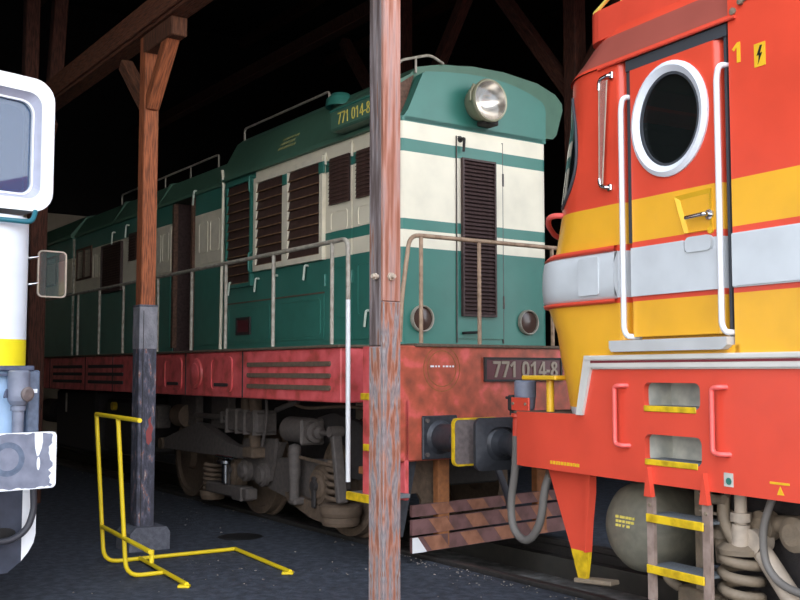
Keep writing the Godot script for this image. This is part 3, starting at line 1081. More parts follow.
	mb.box(lc + Vector3(0.07, -0.185, 0.08), Vector3(0.16, 0.05, 0.14), 0.01)
	add(hl, "bracket", mb.done(), M.iron_dark)
	# marker lamps
	for mx in [-0.655, 0.615]:
		mb = MB.new()
		mb.lathe(Vector3(mx, 2.07, fz), Z3, [Vector2(0.122, 0), Vector2(0.122, 0.03), Vector2(0.116, 0.042), Vector2(0.108, 0.038), Vector2(0.108, 0.015)], 28)
		var ml := add(t, "marker_lamp", mb.done(), M.handrail)
		mb = MB.new()
		mb.lathe(Vector3(mx, 2.07, fz + 0.012), Z3, [Vector2(0.11, 0), Vector2(0.06, 0.02), Vector2(0, 0.026)], 24, true)
		add(ml, "lens", mb.done(), M.dark_lens)
	# --- left flank doors and louvres
	var fx := -0.88
	for d in [[-1.84, -1.36], [-1.34, -0.62]]:
		mb = MB.new()
		for b in bands:
			if b[0] < 3.7:
				mb.paint(b[2])
				mb.bb(Vector3(fx + 0.01, maxf(b[0], 1.9), d[0]), Vector3(fx - 0.012, minf(b[1], 3.82), d[1]))
		var sd := add(t, "side_door", mb.done(), M.hood)
		for e in [[2.97, 3.17, M.cream], [2.12, 2.62, M.green]]:
			mb = MB.new()
			var lo := rrect(d[0] + 0.09, e[0], d[1] - 0.07, e[1], 0.04)
			var li := rrect(d[0] + 0.105, e[0] + 0.015, d[1] - 0.085, e[1] - 0.015, 0.03)
			mb.ring(lo, li, Vector3(fx - 0.012, 0, 0), Z3, Y3, Vector3(-0.006, 0, 0))
			add(sd, "pressed_panel", mb.done(), e[2])
		for hy in [3.72, 2.5]:
			mb = MB.new()
			mb.cyl(Vector3(fx - 0.022, hy - 0.06, d[0]), Vector3(fx - 0.022, hy + 0.06, d[0]), 0.014, -1, 8)
			add(sd, "hinge", mb.done(), M.cream if hy > 3 else M.green)
		flank_louvre(t, d[0] + 0.09, d[1] - 0.02, 3.235, 3.70 if d[0] < -1.5 else 3.69, 12, fx - 0.012, M.slat, null)
	flank_louvre(t, -2.60, -1.93, 2.77, 3.70, 9, fx, M.slat_dust, M.cream, 0.06)
	flank_louvre(t, -3.34, -2.72, 2.77, 3.70, 9, fx, M.slat_dust, M.cream, 0.06)
	flank_louvre(t, -4.10, -3.50, 2.60, 3.76, 11, fx, M.slat_dust, M.green, 0.04)
	for z in [-2.66, -1.885]:
		mb = MB.new()
		mb.bb(Vector3(fx - 0.05, 3.578, z - 0.05), Vector3(fx - 0.03, 3.694, z + 0.05), 0.003)
		add(t, "stripe_piece", mb.done(), M.green)
	mb = MB.new()
	mb.tube(rp([Vector3(fx, 3.80, -3.45), Vector3(fx - 0.07, 3.80, -3.45), Vector3(fx - 0.07, 3.62, -3.45), Vector3(fx, 3.60, -3.45)], 0.05), 0.013, 8)
	add(t, "grab_handle", mb.done(), M.green)
	mb = MB.new()
	mb.tube(rp([Vector3(fx, 2.93, -3.45), Vector3(fx - 0.07, 2.93, -3.45), Vector3(fx - 0.07, 2.72, -3.45), Vector3(fx, 2.70, -3.45)], 0.05), 0.013, 8)
	add(t, "grab_handle", mb.done(), M.green)
	for h in [[-3.98, 2.57], [-3.30, 2.57], [-2.86, 2.57], [-2.19, 2.62], [-1.03, 2.1]]:
		hook(t, h[0], h[1], fx, M.hook, 1.15)
	mb = MB.new()
	flank(mb, zrect(-4.12, 1.92, -1.88, 2.36), fx, 0.01)
	var ap := add(t, "access_panel", mb.done(), M.green)
	mb = MB.new()
	flank(mb, zrect(-4.12, 2.375, -1.88, 2.39), fx, 0.008)
	add(ap, "rib", mb.done(), M.iron_brown)
	for k in 2:
		mb = MB.new()
		var lo := rrect(-4.08 + k * 1.1, 1.95, -3.04 + k * 1.1, 2.33, 0.05)
		var li := rrect(-4.065 + k * 1.1, 1.965, -3.055 + k * 1.1, 2.315, 0.04)
		mb.ring(lo, li, Vector3(fx - 0.01, 0, 0), Z3, Y3, Vector3(-0.006, 0, 0))
		add(ap, "pressed_panel", mb.done(), M.green)
	mb = MB.new()
	flank(mb, zrect(-3.84, 2.02, -3.50, 2.20), fx - 0.012, 0.012)
	var rp_ := add(t, "data_plate", mb.done(), M.plate)
	note(rp_, "small dark red data plate")
	mb = MB.new()
	mb.ring([Vector2(-3.85, 2.01), Vector2(-3.49, 2.01), Vector2(-3.49, 2.21), Vector2(-3.85, 2.21)], [Vector2(-3.82, 2.04), Vector2(-3.52, 2.04), Vector2(-3.52, 2.18), Vector2(-3.82, 2.18)], Vector3(fx - 0.012, 0, 0), Z3, Y3, Vector3(-0.018, 0, 0))
	add(rp_, "plate_rim", mb.done(), M.iron_dark)
	mb = MB.new()
	mb.tube([Vector3(fx - 0.03, 4.0, -4.26), Vector3(fx - 0.03, 3.82, -4.22), Vector3(fx - 0.03, 2.85, -4.24), Vector3(fx - 0.03, 1.86, -4.26)], 0.02, 8)
	add(t, "drain_pipe", mb.done(), M.cream)
	# --- engine hood further in
	mb = MB.new()
	for b in [[1.84, 2.90, G_GREEN], [2.90, 3.56, G_CREAM], [3.56, 3.84, G_GREEN]]:
		mb.paint(b[2])
		mb.bb(Vector3(-0.87, b[0], -10.1), Vector3(0.87, b[1], -5.84))
		mb.bb(Vector3(-0.87, b[0], -5.14), Vector3(0.87, b[1], -4.24))
		mb.bb(Vector3(0.80, b[0], -5.84), Vector3(0.87, b[1], -5.14))
	add(t, "engine_hood", mb.done(), M.hood)
	mb = MB.new()
	mb.prism([Vector2(-0.90, 3.82), Vector2(-0.90, 3.86), Vector2(-0.7, 4.16), Vector2(-0.5, 4.23), Vector2(0, 4.30), Vector2(0.5, 4.23), Vector2(0.7, 4.16), Vector2(0.90, 3.86), Vector2(0.90, 3.82)], Vector3(0, 0, -10.1), X3, Y3, Vector3(0, 0, 5.86))
	var roof2 := add(t, "engine_roof", mb.done(), M.roof_green)
	for z in [-6.4, -8.2]:
		mb = MB.new()
		mb.prism([Vector2(-0.92, 3.83), Vector2(-0.72, 4.18), Vector2(0, 4.33), Vector2(0.72, 4.18), Vector2(0.92, 3.83), Vector2(0.8, 3.83), Vector2(0.6, 4.1), Vector2(0, 4.2), Vector2(-0.6, 4.1), Vector2(-0.8, 3.83)], Vector3(0, 0, z), X3, Y3, Vector3(0, 0, 0.06))
		add(roof2, "roof_strap", mb.done(), M.roof_green)
	# open doorway: one leaf folded inside, engine casing behind it
	mb = MB.new()
	mb.bb(Vector3(-0.55, 1.84, -5.84), Vector3(-0.15, 3.2, -5.14), 0.03)
	for k in 3:
		mb.cyl(Vector3(-0.60, 2.1 + 0.4 * k, -5.84), Vector3(-0.60, 2.1 + 0.4 * k, -5.14), 0.05, -1, 10)
	var od := add(t, "open_doorway", mb.done(), M.iron)
	mb = MB.new()
	mb.bb(Vector3(-0.86, 1.86, -5.838), Vector3(0.78, 3.83, -5.815), 0.004)
	mb.bb(Vector3(-0.86, 1.86, -5.163), Vector3(0.78, 3.83, -5.142), 0.004)
	add(od, "inner_panel", mb.done(), M.slat)
	for z in [-5.18, -5.8]:
		mb = MB.new()
		flank(mb, zrect(z - 0.03, 1.9, z + 0.03, 3.80), -0.84, 0.06)
		add(od, "door_edge", mb.done(), M.slat_dust)
	for q in [[-5.05, -4.32], [-6.55, -5.92], [-7.15, -6.6], [-9.2, -8.75]]:
		mb = MB.new()
		flank(mb, zrect(q[0], 2.93, q[1], 3.53), -0.87, 0.012)
		var pd := add(t, "hood_door", mb.done(), M.cream)
		var mz: float = (q[0] + q[1]) * 0.5
		for e in [[q[0] + 0.06, mz - 0.03], [mz + 0.03, q[1] - 0.06]]:
			mb = MB.new()
			mb.ring(rrect(e[0], 3.06, e[1], 3.45, 0.04), rrect(e[0] + 0.014, 3.074, e[1] - 0.014, 3.436, 0.03), Vector3(-0.882, 0, 0), Z3, Y3, Vector3(-0.006, 0, 0))
			add(pd, "pressed_panel", mb.done(), M.cream)
		mb = MB.new()
		flank(mb, zrect(q[0], 1.92, q[1], 2.86), -0.87, 0.012)
		add(t, "hood_door", mb.done(), M.green)
	flank_louvre(t, -8.66, -7.82, 2.82, 3.50, 18, -0.87, M.slat, M.slat, 0.03)
	flank_louvre(t, -7.50, -7.22, 3.2, 3.6, 10, -0.87, M.slat, null)
	for h in [[-5.04, 3.80], [-7.5, 3.66], [-8.1, 3.62]]:
		hook(t, h[0], h[1], -0.88, M.hook, 1.4)
	# --- cab at the far end
	mb = MB.new()
	for b in [[1.84, 2.90, G_GREEN], [2.90, 3.48, G_CREAM], [3.48, 3.84, G_GREEN]]:
		mb.paint(b[2])
		mb.bb(Vector3(-0.92, b[0], -12.8), Vector3(0.92, b[1], -10.12))
	var cab := add(t, "cab", mb.done(), M.hood)
	mb = MB.new()
	mb.prism([Vector2(-0.96, 3.82), Vector2(-0.96, 3.87), Vector2(-0.7, 4.2), Vector2(0, 4.36), Vector2(0.7, 4.2), Vector2(0.96, 3.87), Vector2(0.96, 3.82)], Vector3(0, 0, -12.9), X3, Y3, Vector3(0, 0, 2.8))
	add(cab, "cab_roof", mb.done(), M.roof_green)
	for q in [[-9.98, -9.66, -0.87], [-9.6, -9.26, -0.87], [-11.6, -11.0, -0.92]]:
		mb = MB.new()
		flank(mb, zrect(q[0], 3.12, q[1], 3.58), q[2], 0.015)
		var w := add(t, "cab_window", mb.done(), M.window)
		mb = MB.new()
		mb.ring([Vector2(q[0] - 0.03, 3.09), Vector2(q[1] + 0.03, 3.09), Vector2(q[1] + 0.03, 3.61), Vector2(q[0] - 0.03, 3.61)], [Vector2(q[0], 3.12), Vector2(q[1], 3.12), Vector2(q[1], 3.58), Vector2(q[0], 3.58)], Vector3(q[2], 0, 0), Z3, Y3, Vector3(-0.025, 0, 0))
		add(w, "window_frame", mb.done(), M.slat_dust)
	mb = MB.new()
	mb.tube([Vector3(-0.9, 3.8, -10.1), Vector3(-0.9, 1.86, -10.1)], 0.02, 8)
	add(t, "drain_pipe", mb.done(), M.handrail)
	build_green_frame(t)
	build_green_bogie(t)

func build_green_frame(t: Node3D):
	var mb := MB.new()
	mb.bb(Vector3(-1.5, 1.33, -13.4), Vector3(1.5, 1.80, -0.55), 0.01)
	var fr := add(t, "underframe", mb.done(), M.frame_red)
	mb = MB.new()
	mb.bb(Vector3(-1.12, 1.0, -0.56), Vector3(1.12, 1.80, -0.1))
	add(fr, "end_box", mb.done(), M.iron_dark)
	mb = MB.new()
	mb.bb(Vector3(-1.53, 1.80, -13.4), Vector3(1.53, 1.825, -0.53), 0.006)
	mb.bb(Vector3(-1.12, 1.80, -0.56), Vector3(1.12, 1.828, 0.02), 0.006)
	add(t, "deck_plate", mb.done(), M.iron_brown)
	# raised features along the flank of the frame
	for s in [[-2.32, -0.71, M.slat_dust], [-7.3, -5.9, M.slat], [-9.0, -7.6, M.slat]]:
		for k in 3:
			mb = MB.new()
			var y: float = [1.662, 1.558, 1.452][k]
			flank(mb, rrect(s[0], y - 0.022, s[1], y + 0.022, 0.02, 3), -1.5, 0.014)
			add(fr, "vent_slot", mb.done(), M.iron_brown if s[0] > -3 else M.iron_dark)
	for h in [[-3.19, -2.66], [-4.49, -3.97]]:
		mb = MB.new()
		mb.ring(rrect(h[0], 1.385, h[1], 1.75, 0.07), rrect(h[0] + 0.03, 1.415, h[1] - 0.03, 1.72, 0.05), Vector3(-1.5, 0, 0), Z3, Y3, Vector3(-0.016, 0, 0))
		mb.prism(rrect(h[0] + 0.03, 1.415, h[1] - 0.03, 1.72, 0.05), Vector3(-1.498, 0, 0), Z3, Y3, Vector3(-0.008, 0, 0))
		var ha := add(fr, "hatch", mb.done(), M.frame_red)
		mb = MB.new()
		flank(mb, rrect(h[0] + 0.1, 1.44, h[1] - 0.1, 1.475, 0.015, 2), -1.506, 0.012)
		add(ha, "slot", mb.done(), M.iron_dark)
	mb = MB.new()
	mb.lathe(Vector3(-1.5, 1.57, -3.58), Vector3(-1, 0, 0), [Vector2(0.17, 0), Vector2(0.16, 0.02), Vector2(0.12, 0.022), Vector2(0.11, 0.03), Vector2(0.05, 0.04), Vector2(0, 0.042)], 24)
	add(fr, "round_cover", mb.done(), M.frame_red)
	for z in [-2.43, -3.87, -5.0, -6.3, -7.45, -9.2]:
		mb = MB.new()
		flank(mb, zrect(z - 0.008, 1.335, z + 0.008, 1.795), -1.5, 0.007)
		add(fr, "seam", mb.done(), M.iron_dark)
	# headstock
	mb = MB.new()
	mb.bb(Vector3(-1.5, 0.86, -0.10), Vector3(1.5, 1.81, 0.0), 0.012)
	var hs := add(t, "headstock", mb.done(), M.front_red)
	mb = MB.new()
	mb.bb(Vector3(-1.502, 0.58, -0.2), Vector3(-1.46, 1.80, -0.06), 0.006)
	add(hs, "stair_side", mb.done(), M.frame_red)
	mb = MB.new()
	mb.bb(Vector3(-0.385, 1.512, 0.0), Vector3(0.52, 1.715, 0.015), 0.004)
	var pl := add(hs, "number_plate", mb.done(), M.plate)
	mb = MB.new()
	mb.ring([Vector2(-0.39, 1.507), Vector2(0.525, 1.507), Vector2(0.525, 1.72), Vector2(-0.39, 1.72)], [Vector2(-0.37, 1.527), Vector2(0.505, 1.527), Vector2(0.505, 1.70), Vector2(-0.37, 1.70)], Vector3(0, 0, 0), X3, Y3, Vector3(0, 0, 0.024))
	note(pl, "dark red number plate reading 771 014-8")
	add(hs, "plate_rim", mb.done(), M.iron_dark)
	text(hs, "plate_lettering", "771 014-8", M.plate_text, Vector3(0.085, 1.612, 0.02), 0, 0.14, 0.9, 0.008, true)
	mb = MB.new()
	for rr in [0.19, 0.15]:
		mb.lathe(Vector3(-0.84, 1.62, 0.0), Z3, [Vector2(rr - 0.004, 0), Vector2(rr - 0.004, 0.002), Vector2(rr + 0.004, 0.002), Vector2(rr + 0.004, 0)], 32)
	add(hs, "emblem_ring", mb.done(), M.rust)
	mb = MB.new()
	var x := -0.96
	for l in [0.05, 0.03, 0.03, 0.0, 0.03, 0.04, 0.03, 0.03]:
		if l > 0.0:
			mb.bb(Vector3(x, 1.632, 0.0), Vector3(x + l - 0.014, 1.646, 0.003))
		x += maxf(l, 0.02)
	add(hs, "stencil", mb.done(), M.white_paint).set_meta("kind", "stuff")
	# buffers
	for bx in [-0.875, 0.875]:
		mb = MB.new()
		mb.box(Vector3(bx, 1.05, 0.012), Vector3(0.36, 0.36, 0.03), 0.008)
		mb.lathe(Vector3(bx, 1.05, 0.02), Z3, [Vector2(0.15, 0), Vector2(0.13, 0.02), Vector2(0.115, 0.03), Vector2(0.11, 0.27), Vector2(0.09, 0.28), Vector2(0.085, 0.47), Vector2(0.0, 0.47)], 24)
		var bf := add(t, "buffer", mb.done(), M.buffer)
		mb = MB.new()
		for q in [[-1, -1], [1, -1], [1, 1], [-1, 1]]:
			mb.lathe(Vector3(bx + 0.14 * q[0], 1.05 + 0.14 * q[1], 0.026), Z3, [Vector2(0.02, 0), Vector2(0.02, 0.015), Vector2(0, 0.015)], 6)
		add(bf, "bolts", mb.done(), M.iron)
		mb = MB.new()
		mb.prism(rrect(bx - 0.225, 0.865, bx + 0.225, 1.22, 0.04), Vector3(0, 0, 0.48), X3, Y3, Vector3(0, 0, 0.025))
		add(bf, "head", mb.done(), M.buffer_face)
		mb = MB.new()
		mb.ring(rrect(bx - 0.235, 0.855, bx + 0.235, 1.23, 0.045), rrect(bx - 0.222, 0.87, bx + 0.222, 1.217, 0.035), Vector3(0, 0, 0.477), X3, Y3, Vector3(0, 0, 0.031))
		add(bf, "rim", mb.done(), M.step_yellow)
	mb = MB.new()
	mb.box(Vector3(0, 1.02, 0.05), Vector3(0.3, 0.34, 0.1), 0.02)
	mb.tube(rp([Vector3(0, 1.05, 0.05), Vector3(0, 1.05, 0.32), Vector3(0, 1.18, 0.36), Vector3(0, 1.2, 0.28)], 0.06), 0.035, 8)
	add(t, "draw_hook", mb.done(), M.iron_dark)
	# corner stair
	mb = MB.new()
	mb.bb(Vector3(-1.52, 1.365, -0.21), Vector3(-1.36, 1.42, 0.02), 0.005)
	add(t, "stair_tread", mb.done(), M.step_yellow)
	mb = MB.new()
	mb.bb(Vector3(-1.52, 0.955, -0.17), Vector3(-1.36, 1.01, 0.02), 0.005)
	add(t, "stair_tread", mb.done(), M.step_yellow)
	mb = MB.new()
	mb.bb(Vector3(-1.44, 0.75, -0.36), Vector3(-1.2, 0.81, -0.2), 0.005)
	add(t, "stair_tread", mb.done(), M.rust)
	mb = MB.new()
	mb.bb(Vector3(-1.55, 0.545, -0.38), Vector3(-1.52, 0.61, 0.05), 0.004)
	var bt := add(t, "stair_tread", mb.done(), M.step_yellow)
	mb = MB.new()
	mb.bb(Vector3(-1.52, 0.575, -0.38), Vector3(-1.2, 0.608, 0.05), 0.004)
	add(bt, "tread_plate", mb.done(), M.tread)
	mb = MB.new()
	mb.bb(Vector3(-1.22, 0.55, -0.5), Vector3(-1.18, 1.36, 0.0), 0.004)
	add(t, "stair_back", mb.done(), M.frame_red)
	# handrails
	var hx := -1.5
	mb = MB.new()
	mb.tube(rp([Vector3(hx, 2.72, -9.6), Vector3(hx, 2.72, -0.44), Vector3(hx, 2.2, -0.435)], 0.09), 0.02, 10)
	add(t, "side_handrail", mb.done(), M.handrail)
	mb = MB.new()
	mb.tube([Vector3(hx, 2.2, -0.435), Vector3(hx, 0.68, -0.425)], 0.021, 10)
	note(add(t, "grab_pole", mb.done(), M.white_paint), "white painted grab pole at the stair")
	for z in [-0.70, -1.79, -2.85, -3.74, -4.75, -5.95, -6.9, -7.85, -9.6]:
		mb = MB.new()
		mb.cyl(Vector3(hx, 1.83, z), Vector3(hx, 2.71, z), 0.018, -1, 10)
		add(t, "handrail_post", mb.done(), M.handrail)
	mb = MB.new()
	mb.tube(rp([Vector3(-1.27, 1.84, 0.0), Vector3(-1.25, 2.2, 0.0), Vector3(-1.17, 2.73, 0.0), Vector3(1.17, 2.73, 0.0), Vector3(1.27, 1.84, 0.0)], 0.10), 0.019, 10)
	add(t, "front_handrail", mb.done(), M.handrail_worn)
	for px in [-1.055, -0.43, 0.43, 1.055]:
		mb = MB.new()
		mb.cyl(Vector3(px, 1.83, 0), Vector3(px, 2.72, 0), 0.018, -1, 10)
		add(t, "handrail_post", mb.done(), M.handrail_worn)
	# rail guard below the headstock: three hazard striped boards on brown brackets
	var d := Vector3(1.0, 0, -0.10).normalized()
	var o := Vector3(-1.09, 0, -0.08)
	var up := Vector3(0, 1, 0)
	var out := d.cross(up).normalized() * -1.0
	if out.z < 0.0:
		out = -out
	for b in [[0.395, 0.49, 2.15], [0.245, 0.37, 2.15], [0.10, 0.225, 2.15]]:
		mb = MB.new()
		mb.prism([Vector2(0, b[0]), Vector2(b[2], b[0]), Vector2(b[2], b[1]), Vector2(0, b[1])], o, d, up, out * -0.03)
		var bd := add(t, "guard_board", mb.done(), M.plough)
		var k := 0
		var x0 := 0.22 if b[0] < 0.2 else 0.28
		while x0 < b[2] - 0.3:
			mb = MB.new()
			var sl: float = (b[1] - b[0]) * 0.8
			mb.prism([Vector2(x0, b[0] + 0.004), Vector2(x0 + 0.2, b[0] + 0.004), Vector2(x0 + 0.2 - sl, b[1] - 0.004), Vector2(x0 - sl, b[1] - 0.004)], o, d, up, out * 0.002)
			add(bd, "stripe", mb.done(), M.plough_stripe)
			x0 += 0.42
			k += 1
		if b[0] < 0.2:
			mb = MB.new()
			mb.prism([Vector2(0.0, b[0]), Vector2(0.16, b[0]), Vector2(0.06, b[1]), Vector2(0.0, b[1])], o, d, up, out * 0.003)
			add(bd, "stripe", mb.done(), M.white_paint)
	for q in [[-0.73, -0.10], [0.5, -0.22]]:
		mb = MB.new()
		mb.bb(Vector3(q[0] - 0.06, 0.12, q[1] - 0.1), Vector3(q[0] + 0.06, 0.86, q[1] - 0.02), 0.006)
		add(t, "guard_bracket", mb.done(), M.rust)
	mb = MB.new()
	mb.prism([Vector2(-1.02, 0.86), Vector2(-0.72, 0.86), Vector2(-0.72, 0.35), Vector2(-0.86, 0.35), Vector2(-0.86, 0.5), Vector2(-0.9, 0.56), Vector2(-1.02, 0.56)], Vector3(0, 0, -0.3), X3, Y3, Vector3(0, 0, 0.03))
	add(t, "guard_bracket", mb.done(), M.iron_brown)
	mb = MB.new()
	mb.prism([Vector2(-1.36, 0.86), Vector2(-1.03, 0.86), Vector2(-1.17, 0.24), Vector2(-1.36, 0.24)], Vector3(0, 0, -0.12), X3, Y3, Vector3(0, 0, 0.02))
	add(t, "end_plate", mb.done(), M.buffer)
	mb = MB.new()
	mb.tube(smooth([Vector3(-0.36, 0.9, 0.05), Vector3(-0.36, 0.75, 0.16), Vector3(-0.3, 0.55, 0.2), Vector3(-0.2, 0.42, 0.12)]), 0.03, 8)
	add(t, "brake_hose", mb.done(), M.rubber_dark)

func wheel(parent: Node, rail_x: float, z: float, rad: float, y0: float, outer: float):
	var mb := MB.new()
	var c := Vector3(rail_x, y0 + rad, z)
	mb.lathe(c, Vector3(outer, 0, 0), [Vector2(rad - 0.05, -0.085), Vector2(rad + 0.03, -0.085), Vector2(rad + 0.03, -0.055), Vector2(rad, -0.042), Vector2(rad, 0.05), Vector2(rad - 0.07, 0.05), Vector2(rad - 0.09, 0.01), Vector2(0.16, 0.03), Vector2(0.13, 0.1), Vector2(0, 0.1)], 40)
	return add(parent, "wheel", mb.done(), M.iron_brown)

func coil(mb: MB, base: Vector3, h: float, rad: float, wire: float, turns: float):
	var pts := []
	var n := int(turns * 14)
	for i in n + 1:
		var a := TAU * turns * i / n
		pts.append(base + Vector3(cos(a) * rad, h * i / n, sin(a) * rad))
	mb.tube(pts, wire, 8)

func build_green_bogie(t: Node3D):
	var mb := MB.new()
	for z in [-1.57, -3.45, -5.35]:
		wheel(t, -0.75, z, 0.5, 0.02, -1.0)
		wheel(t, 0.75, z, 0.5, 0.02, 1.0)
		mb = MB.new()
		mb.cyl(Vector3(-0.7, 0.52, z), Vector3(0.7, 0.52, z), 0.09, -1, 12)
		add(t, "axle", mb.done(), M.iron_dark)
	# inner frame, dark mass between the wheels
	mb = MB.new()
	mb.bb(Vector3(-0.62, 0.5, -5.9), Vector3(0.62, 0.95, -1.0), 0.02)
	mb.bb(Vector3(-0.9, 0.95, -5.9), Vector3(0.9, 1.33, -4.1), 0.02)
	add(t, "bogie_centre", mb.done(), M.iron_dark)
	mb = MB.new()
	flank(mb, [Vector2(-3.05, 0.86), Vector2(-2.55, 0.86), Vector2(-2.66, 0.70), Vector2(-1.5, 0.76), Vector2(-1.3, 0.72), Vector2(-1.3, 0.5), Vector2(-1.69, 0.31), Vector2(-2.35, 0.30), Vector2(-2.78, 0.36), Vector2(-3.3, 0.5)], -0.93, 0.06)
	add(t, "bogie_frame", mb.done(), M.iron)
	mb = MB.new()
	flank(mb, [Vector2(-5.64, 0.71), Vector2(-4.47, 0.99), Vector2(-4.27, 0.98), Vector2(-3.56, 0.80), Vector2(-2.97, 0.75), Vector2(-2.97, 0.70), Vector2(-3.23, 0.655), Vector2(-4.46, 0.64), Vector2(-5.49, 0.64)], -1.0, 0.12)
	var arm := add(t, "equaliser_arm", mb.done(), M.iron)
	mb = MB.new()
	mb.cyl(Vector3(-1.0, 0.69, -5.5), Vector3(-1.15, 0.69, -5.5), 0.07, -1, 14)
	add(arm, "pin", mb.done(), M.iron_brown)
	# ribbed box hung under the frame
	mb = MB.new()
	mb.bb(Vector3(-1.2, 0.95, -3.44), Vector3(-0.95, 1.17, -2.72), 0.02)
	var bx := add(t, "relay_valve", mb.done(), M.iron)
	for z in [-3.42, -3.18, -2.98, -2.76]:
		mb = MB.new()
		mb.bb(Vector3(-1.225, 0.93, z - 0.012), Vector3(-0.95, 1.19, z + 0.012))
		add(bx, "rib", mb.done(), M.iron)
	mb = MB.new()
	mb.cyl(Vector3(-1.08, 1.17, -3.2), Vector3(-1.08, 1.34, -3.2), 0.06, -1, 14)
	add(bx, "pipe_stub", mb.done(), M.iron_brown)
	mb = MB.new()
	mb.cyl(Vector3(-1.08, 1.17, -2.98), Vector3(-1.08, 1.34, -2.98), 0.07, -1, 14)
	add(bx, "pipe_stub", mb.done(), M.iron_brown)
	mb = MB.new()
	mb.cyl(Vector3(-1.08, 0.95, -2.98), Vector3(-1.08, 0.78, -2.98), 0.07, 0.06, 14)
	mb.box(Vector3(-1.08, 0.74, -2.95), Vector3(0.22, 0.11, 0.24), 0.015)
	add(bx, "pipe_stub", mb.done(), M.iron_brown)
	mb = MB.new()
	mb.tube(smooth([Vector3(-1.12, 1.34, -2.66), Vector3(-1.13, 1.15, -2.62), Vector3(-1.13, 0.98, -2.66), Vector3(-1.12, 0.82, -2.74)]), 0.016, 8)
	add(t, "air_pipe", mb.done(), M.iron)
	mb = MB.new()
	mb.tube(smooth([Vector3(-1.05, 1.30, -2.3), Vector3(-1.08, 1.24, -1.9), Vector3(-1.05, 1.27, -1.3), Vector3(-1.0, 1.26, -0.8)]), 0.016, 8)
	add(t, "air_pipe", mb.done(), M.iron_brown)
	mb = MB.new()
	mb.tube(smooth([Vector3(-1.05, 1.2, -2.55), Vector3(-1.1, 1.24, -2.3), Vector3(-1.05, 1.3, -2.1)]), 0.03, 8)
	add(t, "air_pipe", mb.done(), M.iron)
	mb = MB.new()
	mb.cyl(Vector3(-1.1, 1.08, -4.5), Vector3(-1.1, 1.08, -3.42), 0.03, -1, 10)
	mb.box(Vector3(-1.1, 1.08, -3.72), Vector3(0.1, 0.13, 0.05), 0.01)
	add(t, "brake_rod", mb.done(), M.iron)
	# brake cylinder
	mb = MB.new()
	mb.lathe(Vector3(-1.06, 1.02, -2.32), Vector3(0, 0, 1), [Vector2(0, 0), Vector2(0.09, 0.02), Vector2(0.125, 0.08), Vector2(0.125, 0.5), Vector2(0.1, 0.52), Vector2(0.0, 0.52)], 24, false)
	var bc := add(t, "brake_cylinder", mb.done(), M.iron)
	mb = MB.new()
	mb.box(Vector3(-1.06, 1.01, -1.8), Vector3(0.27, 0.25, 0.05), 0.02)
	add(bc, "flange", mb.done(), M.iron)
	mb = MB.new()
	mb.lathe(Vector3(-1.06, 1.01, -1.78), Vector3(0, 0, 1), [Vector2(0.1, 0), Vector2(0.1, 0.06), Vector2(0.06, 0.07), Vector2(0.06, 0.13), Vector2(0.04, 0.14), Vector2(0.025, 0.15), Vector2(0.025, 0.36), Vector2(0, 0.36)], 18)
	add(bc, "piston_rod", mb.done(), M.iron)
	mb = MB.new()
	flank(mb, [Vector2(-1.9, 1.14), Vector2(-1.62, 1.2), Vector2(-1.13, 1.12), Vector2(-1.0, 1.0), Vector2(-1.02, 0.6), Vector2(-1.3, 0.6), Vector2(-1.4, 0.9), Vector2(-1.9, 0.92)], -0.86, 0.08)
	add(t, "brake_hanger", mb.done(), M.iron_dark)
	mb = MB.new()
	mb.bar(Vector3(-1.12, 1.09, -1.27), Vector3(-1.12, 0.40, -1.14), 0.06, 0.10, 0.01, Vector3.RIGHT)
	mb.cyl(Vector3(-1.05, 1.04, -1.26), Vector3(-1.19, 1.04, -1.26), 0.05, -1, 12)
	add(t, "brake_lever", mb.done(), M.iron)
	mb = MB.new()
	mb.bar(Vector3(-1.1, 0.77, -2.2), Vector3(-1.1, 0.72, -1.25), 0.03, 0.03, 0.004)
	add(t, "brake_rod", mb.done(), M.iron_brown)
	# damper, axle boxes, springs
	mb = MB.new()
	mb.cyl(Vector3(-1.13, 0.56, -2.02), Vector3(-1.13, 0.84, -2.02), 0.062, -1, 18)
	mb.cyl(Vector3(-1.13, 0.34, -2.02), Vector3(-1.13, 0.56, -2.02), 0.05, -1, 18)
	mb.lathe(Vector3(-1.13, 0.84, -2.02), Y3, [Vector2(0.062, 0), Vector2(0.055, 0.03), Vector2(0.0, 0.05)], 18, true)
	mb.box(Vector3(-1.10, 0.33, -2.02), Vector3(0.13, 0.07, 0.13), 0.015)
	add(t, "damper", mb.done(), M.iron)
	for z in [-1.66, -3.56]:
		mb = MB.new()
		mb.lathe(Vector3(-0.95, 0.49, z - 0.05), Vector3(-1, 0, 0), [Vector2(0.22, 0), Vector2(0.21, 0.06), Vector2(0.17, 0.08), Vector2(0.165, 0.10), Vector2(0.12, 0.10), Vector2(0.1, 0.12), Vector2(0, 0.13)], 30)
		var ab := add(t, "axle_box", mb.done(), M.iron_brown)
		mb = MB.new()
		mb.box(Vector3(-1.09, 0.44, z - 0.05), Vector3(0.03, 0.3, 0.07), 0.012)
		mb.lathe(Vector3(-1.07, 0.5, z - 0.05), Vector3(-1, 0, 0), [Vector2(0.055, 0), Vector2(0.05, 0.04), Vector2(0, 0.045)], 16)
		add(ab, "cover", mb.done(), M.iron_dark)
	for q in [[-1.42, 0.38, 0.37], [-4.22, 0.22, 0.30]]:
		mb = MB.new()
		coil(mb, Vector3(-1.0, q[1], q[0]), q[2], 0.095, 0.024, 5.5)
		add(t, "coil_spring", mb.done(), M.iron_brown)
	mb = MB.new()
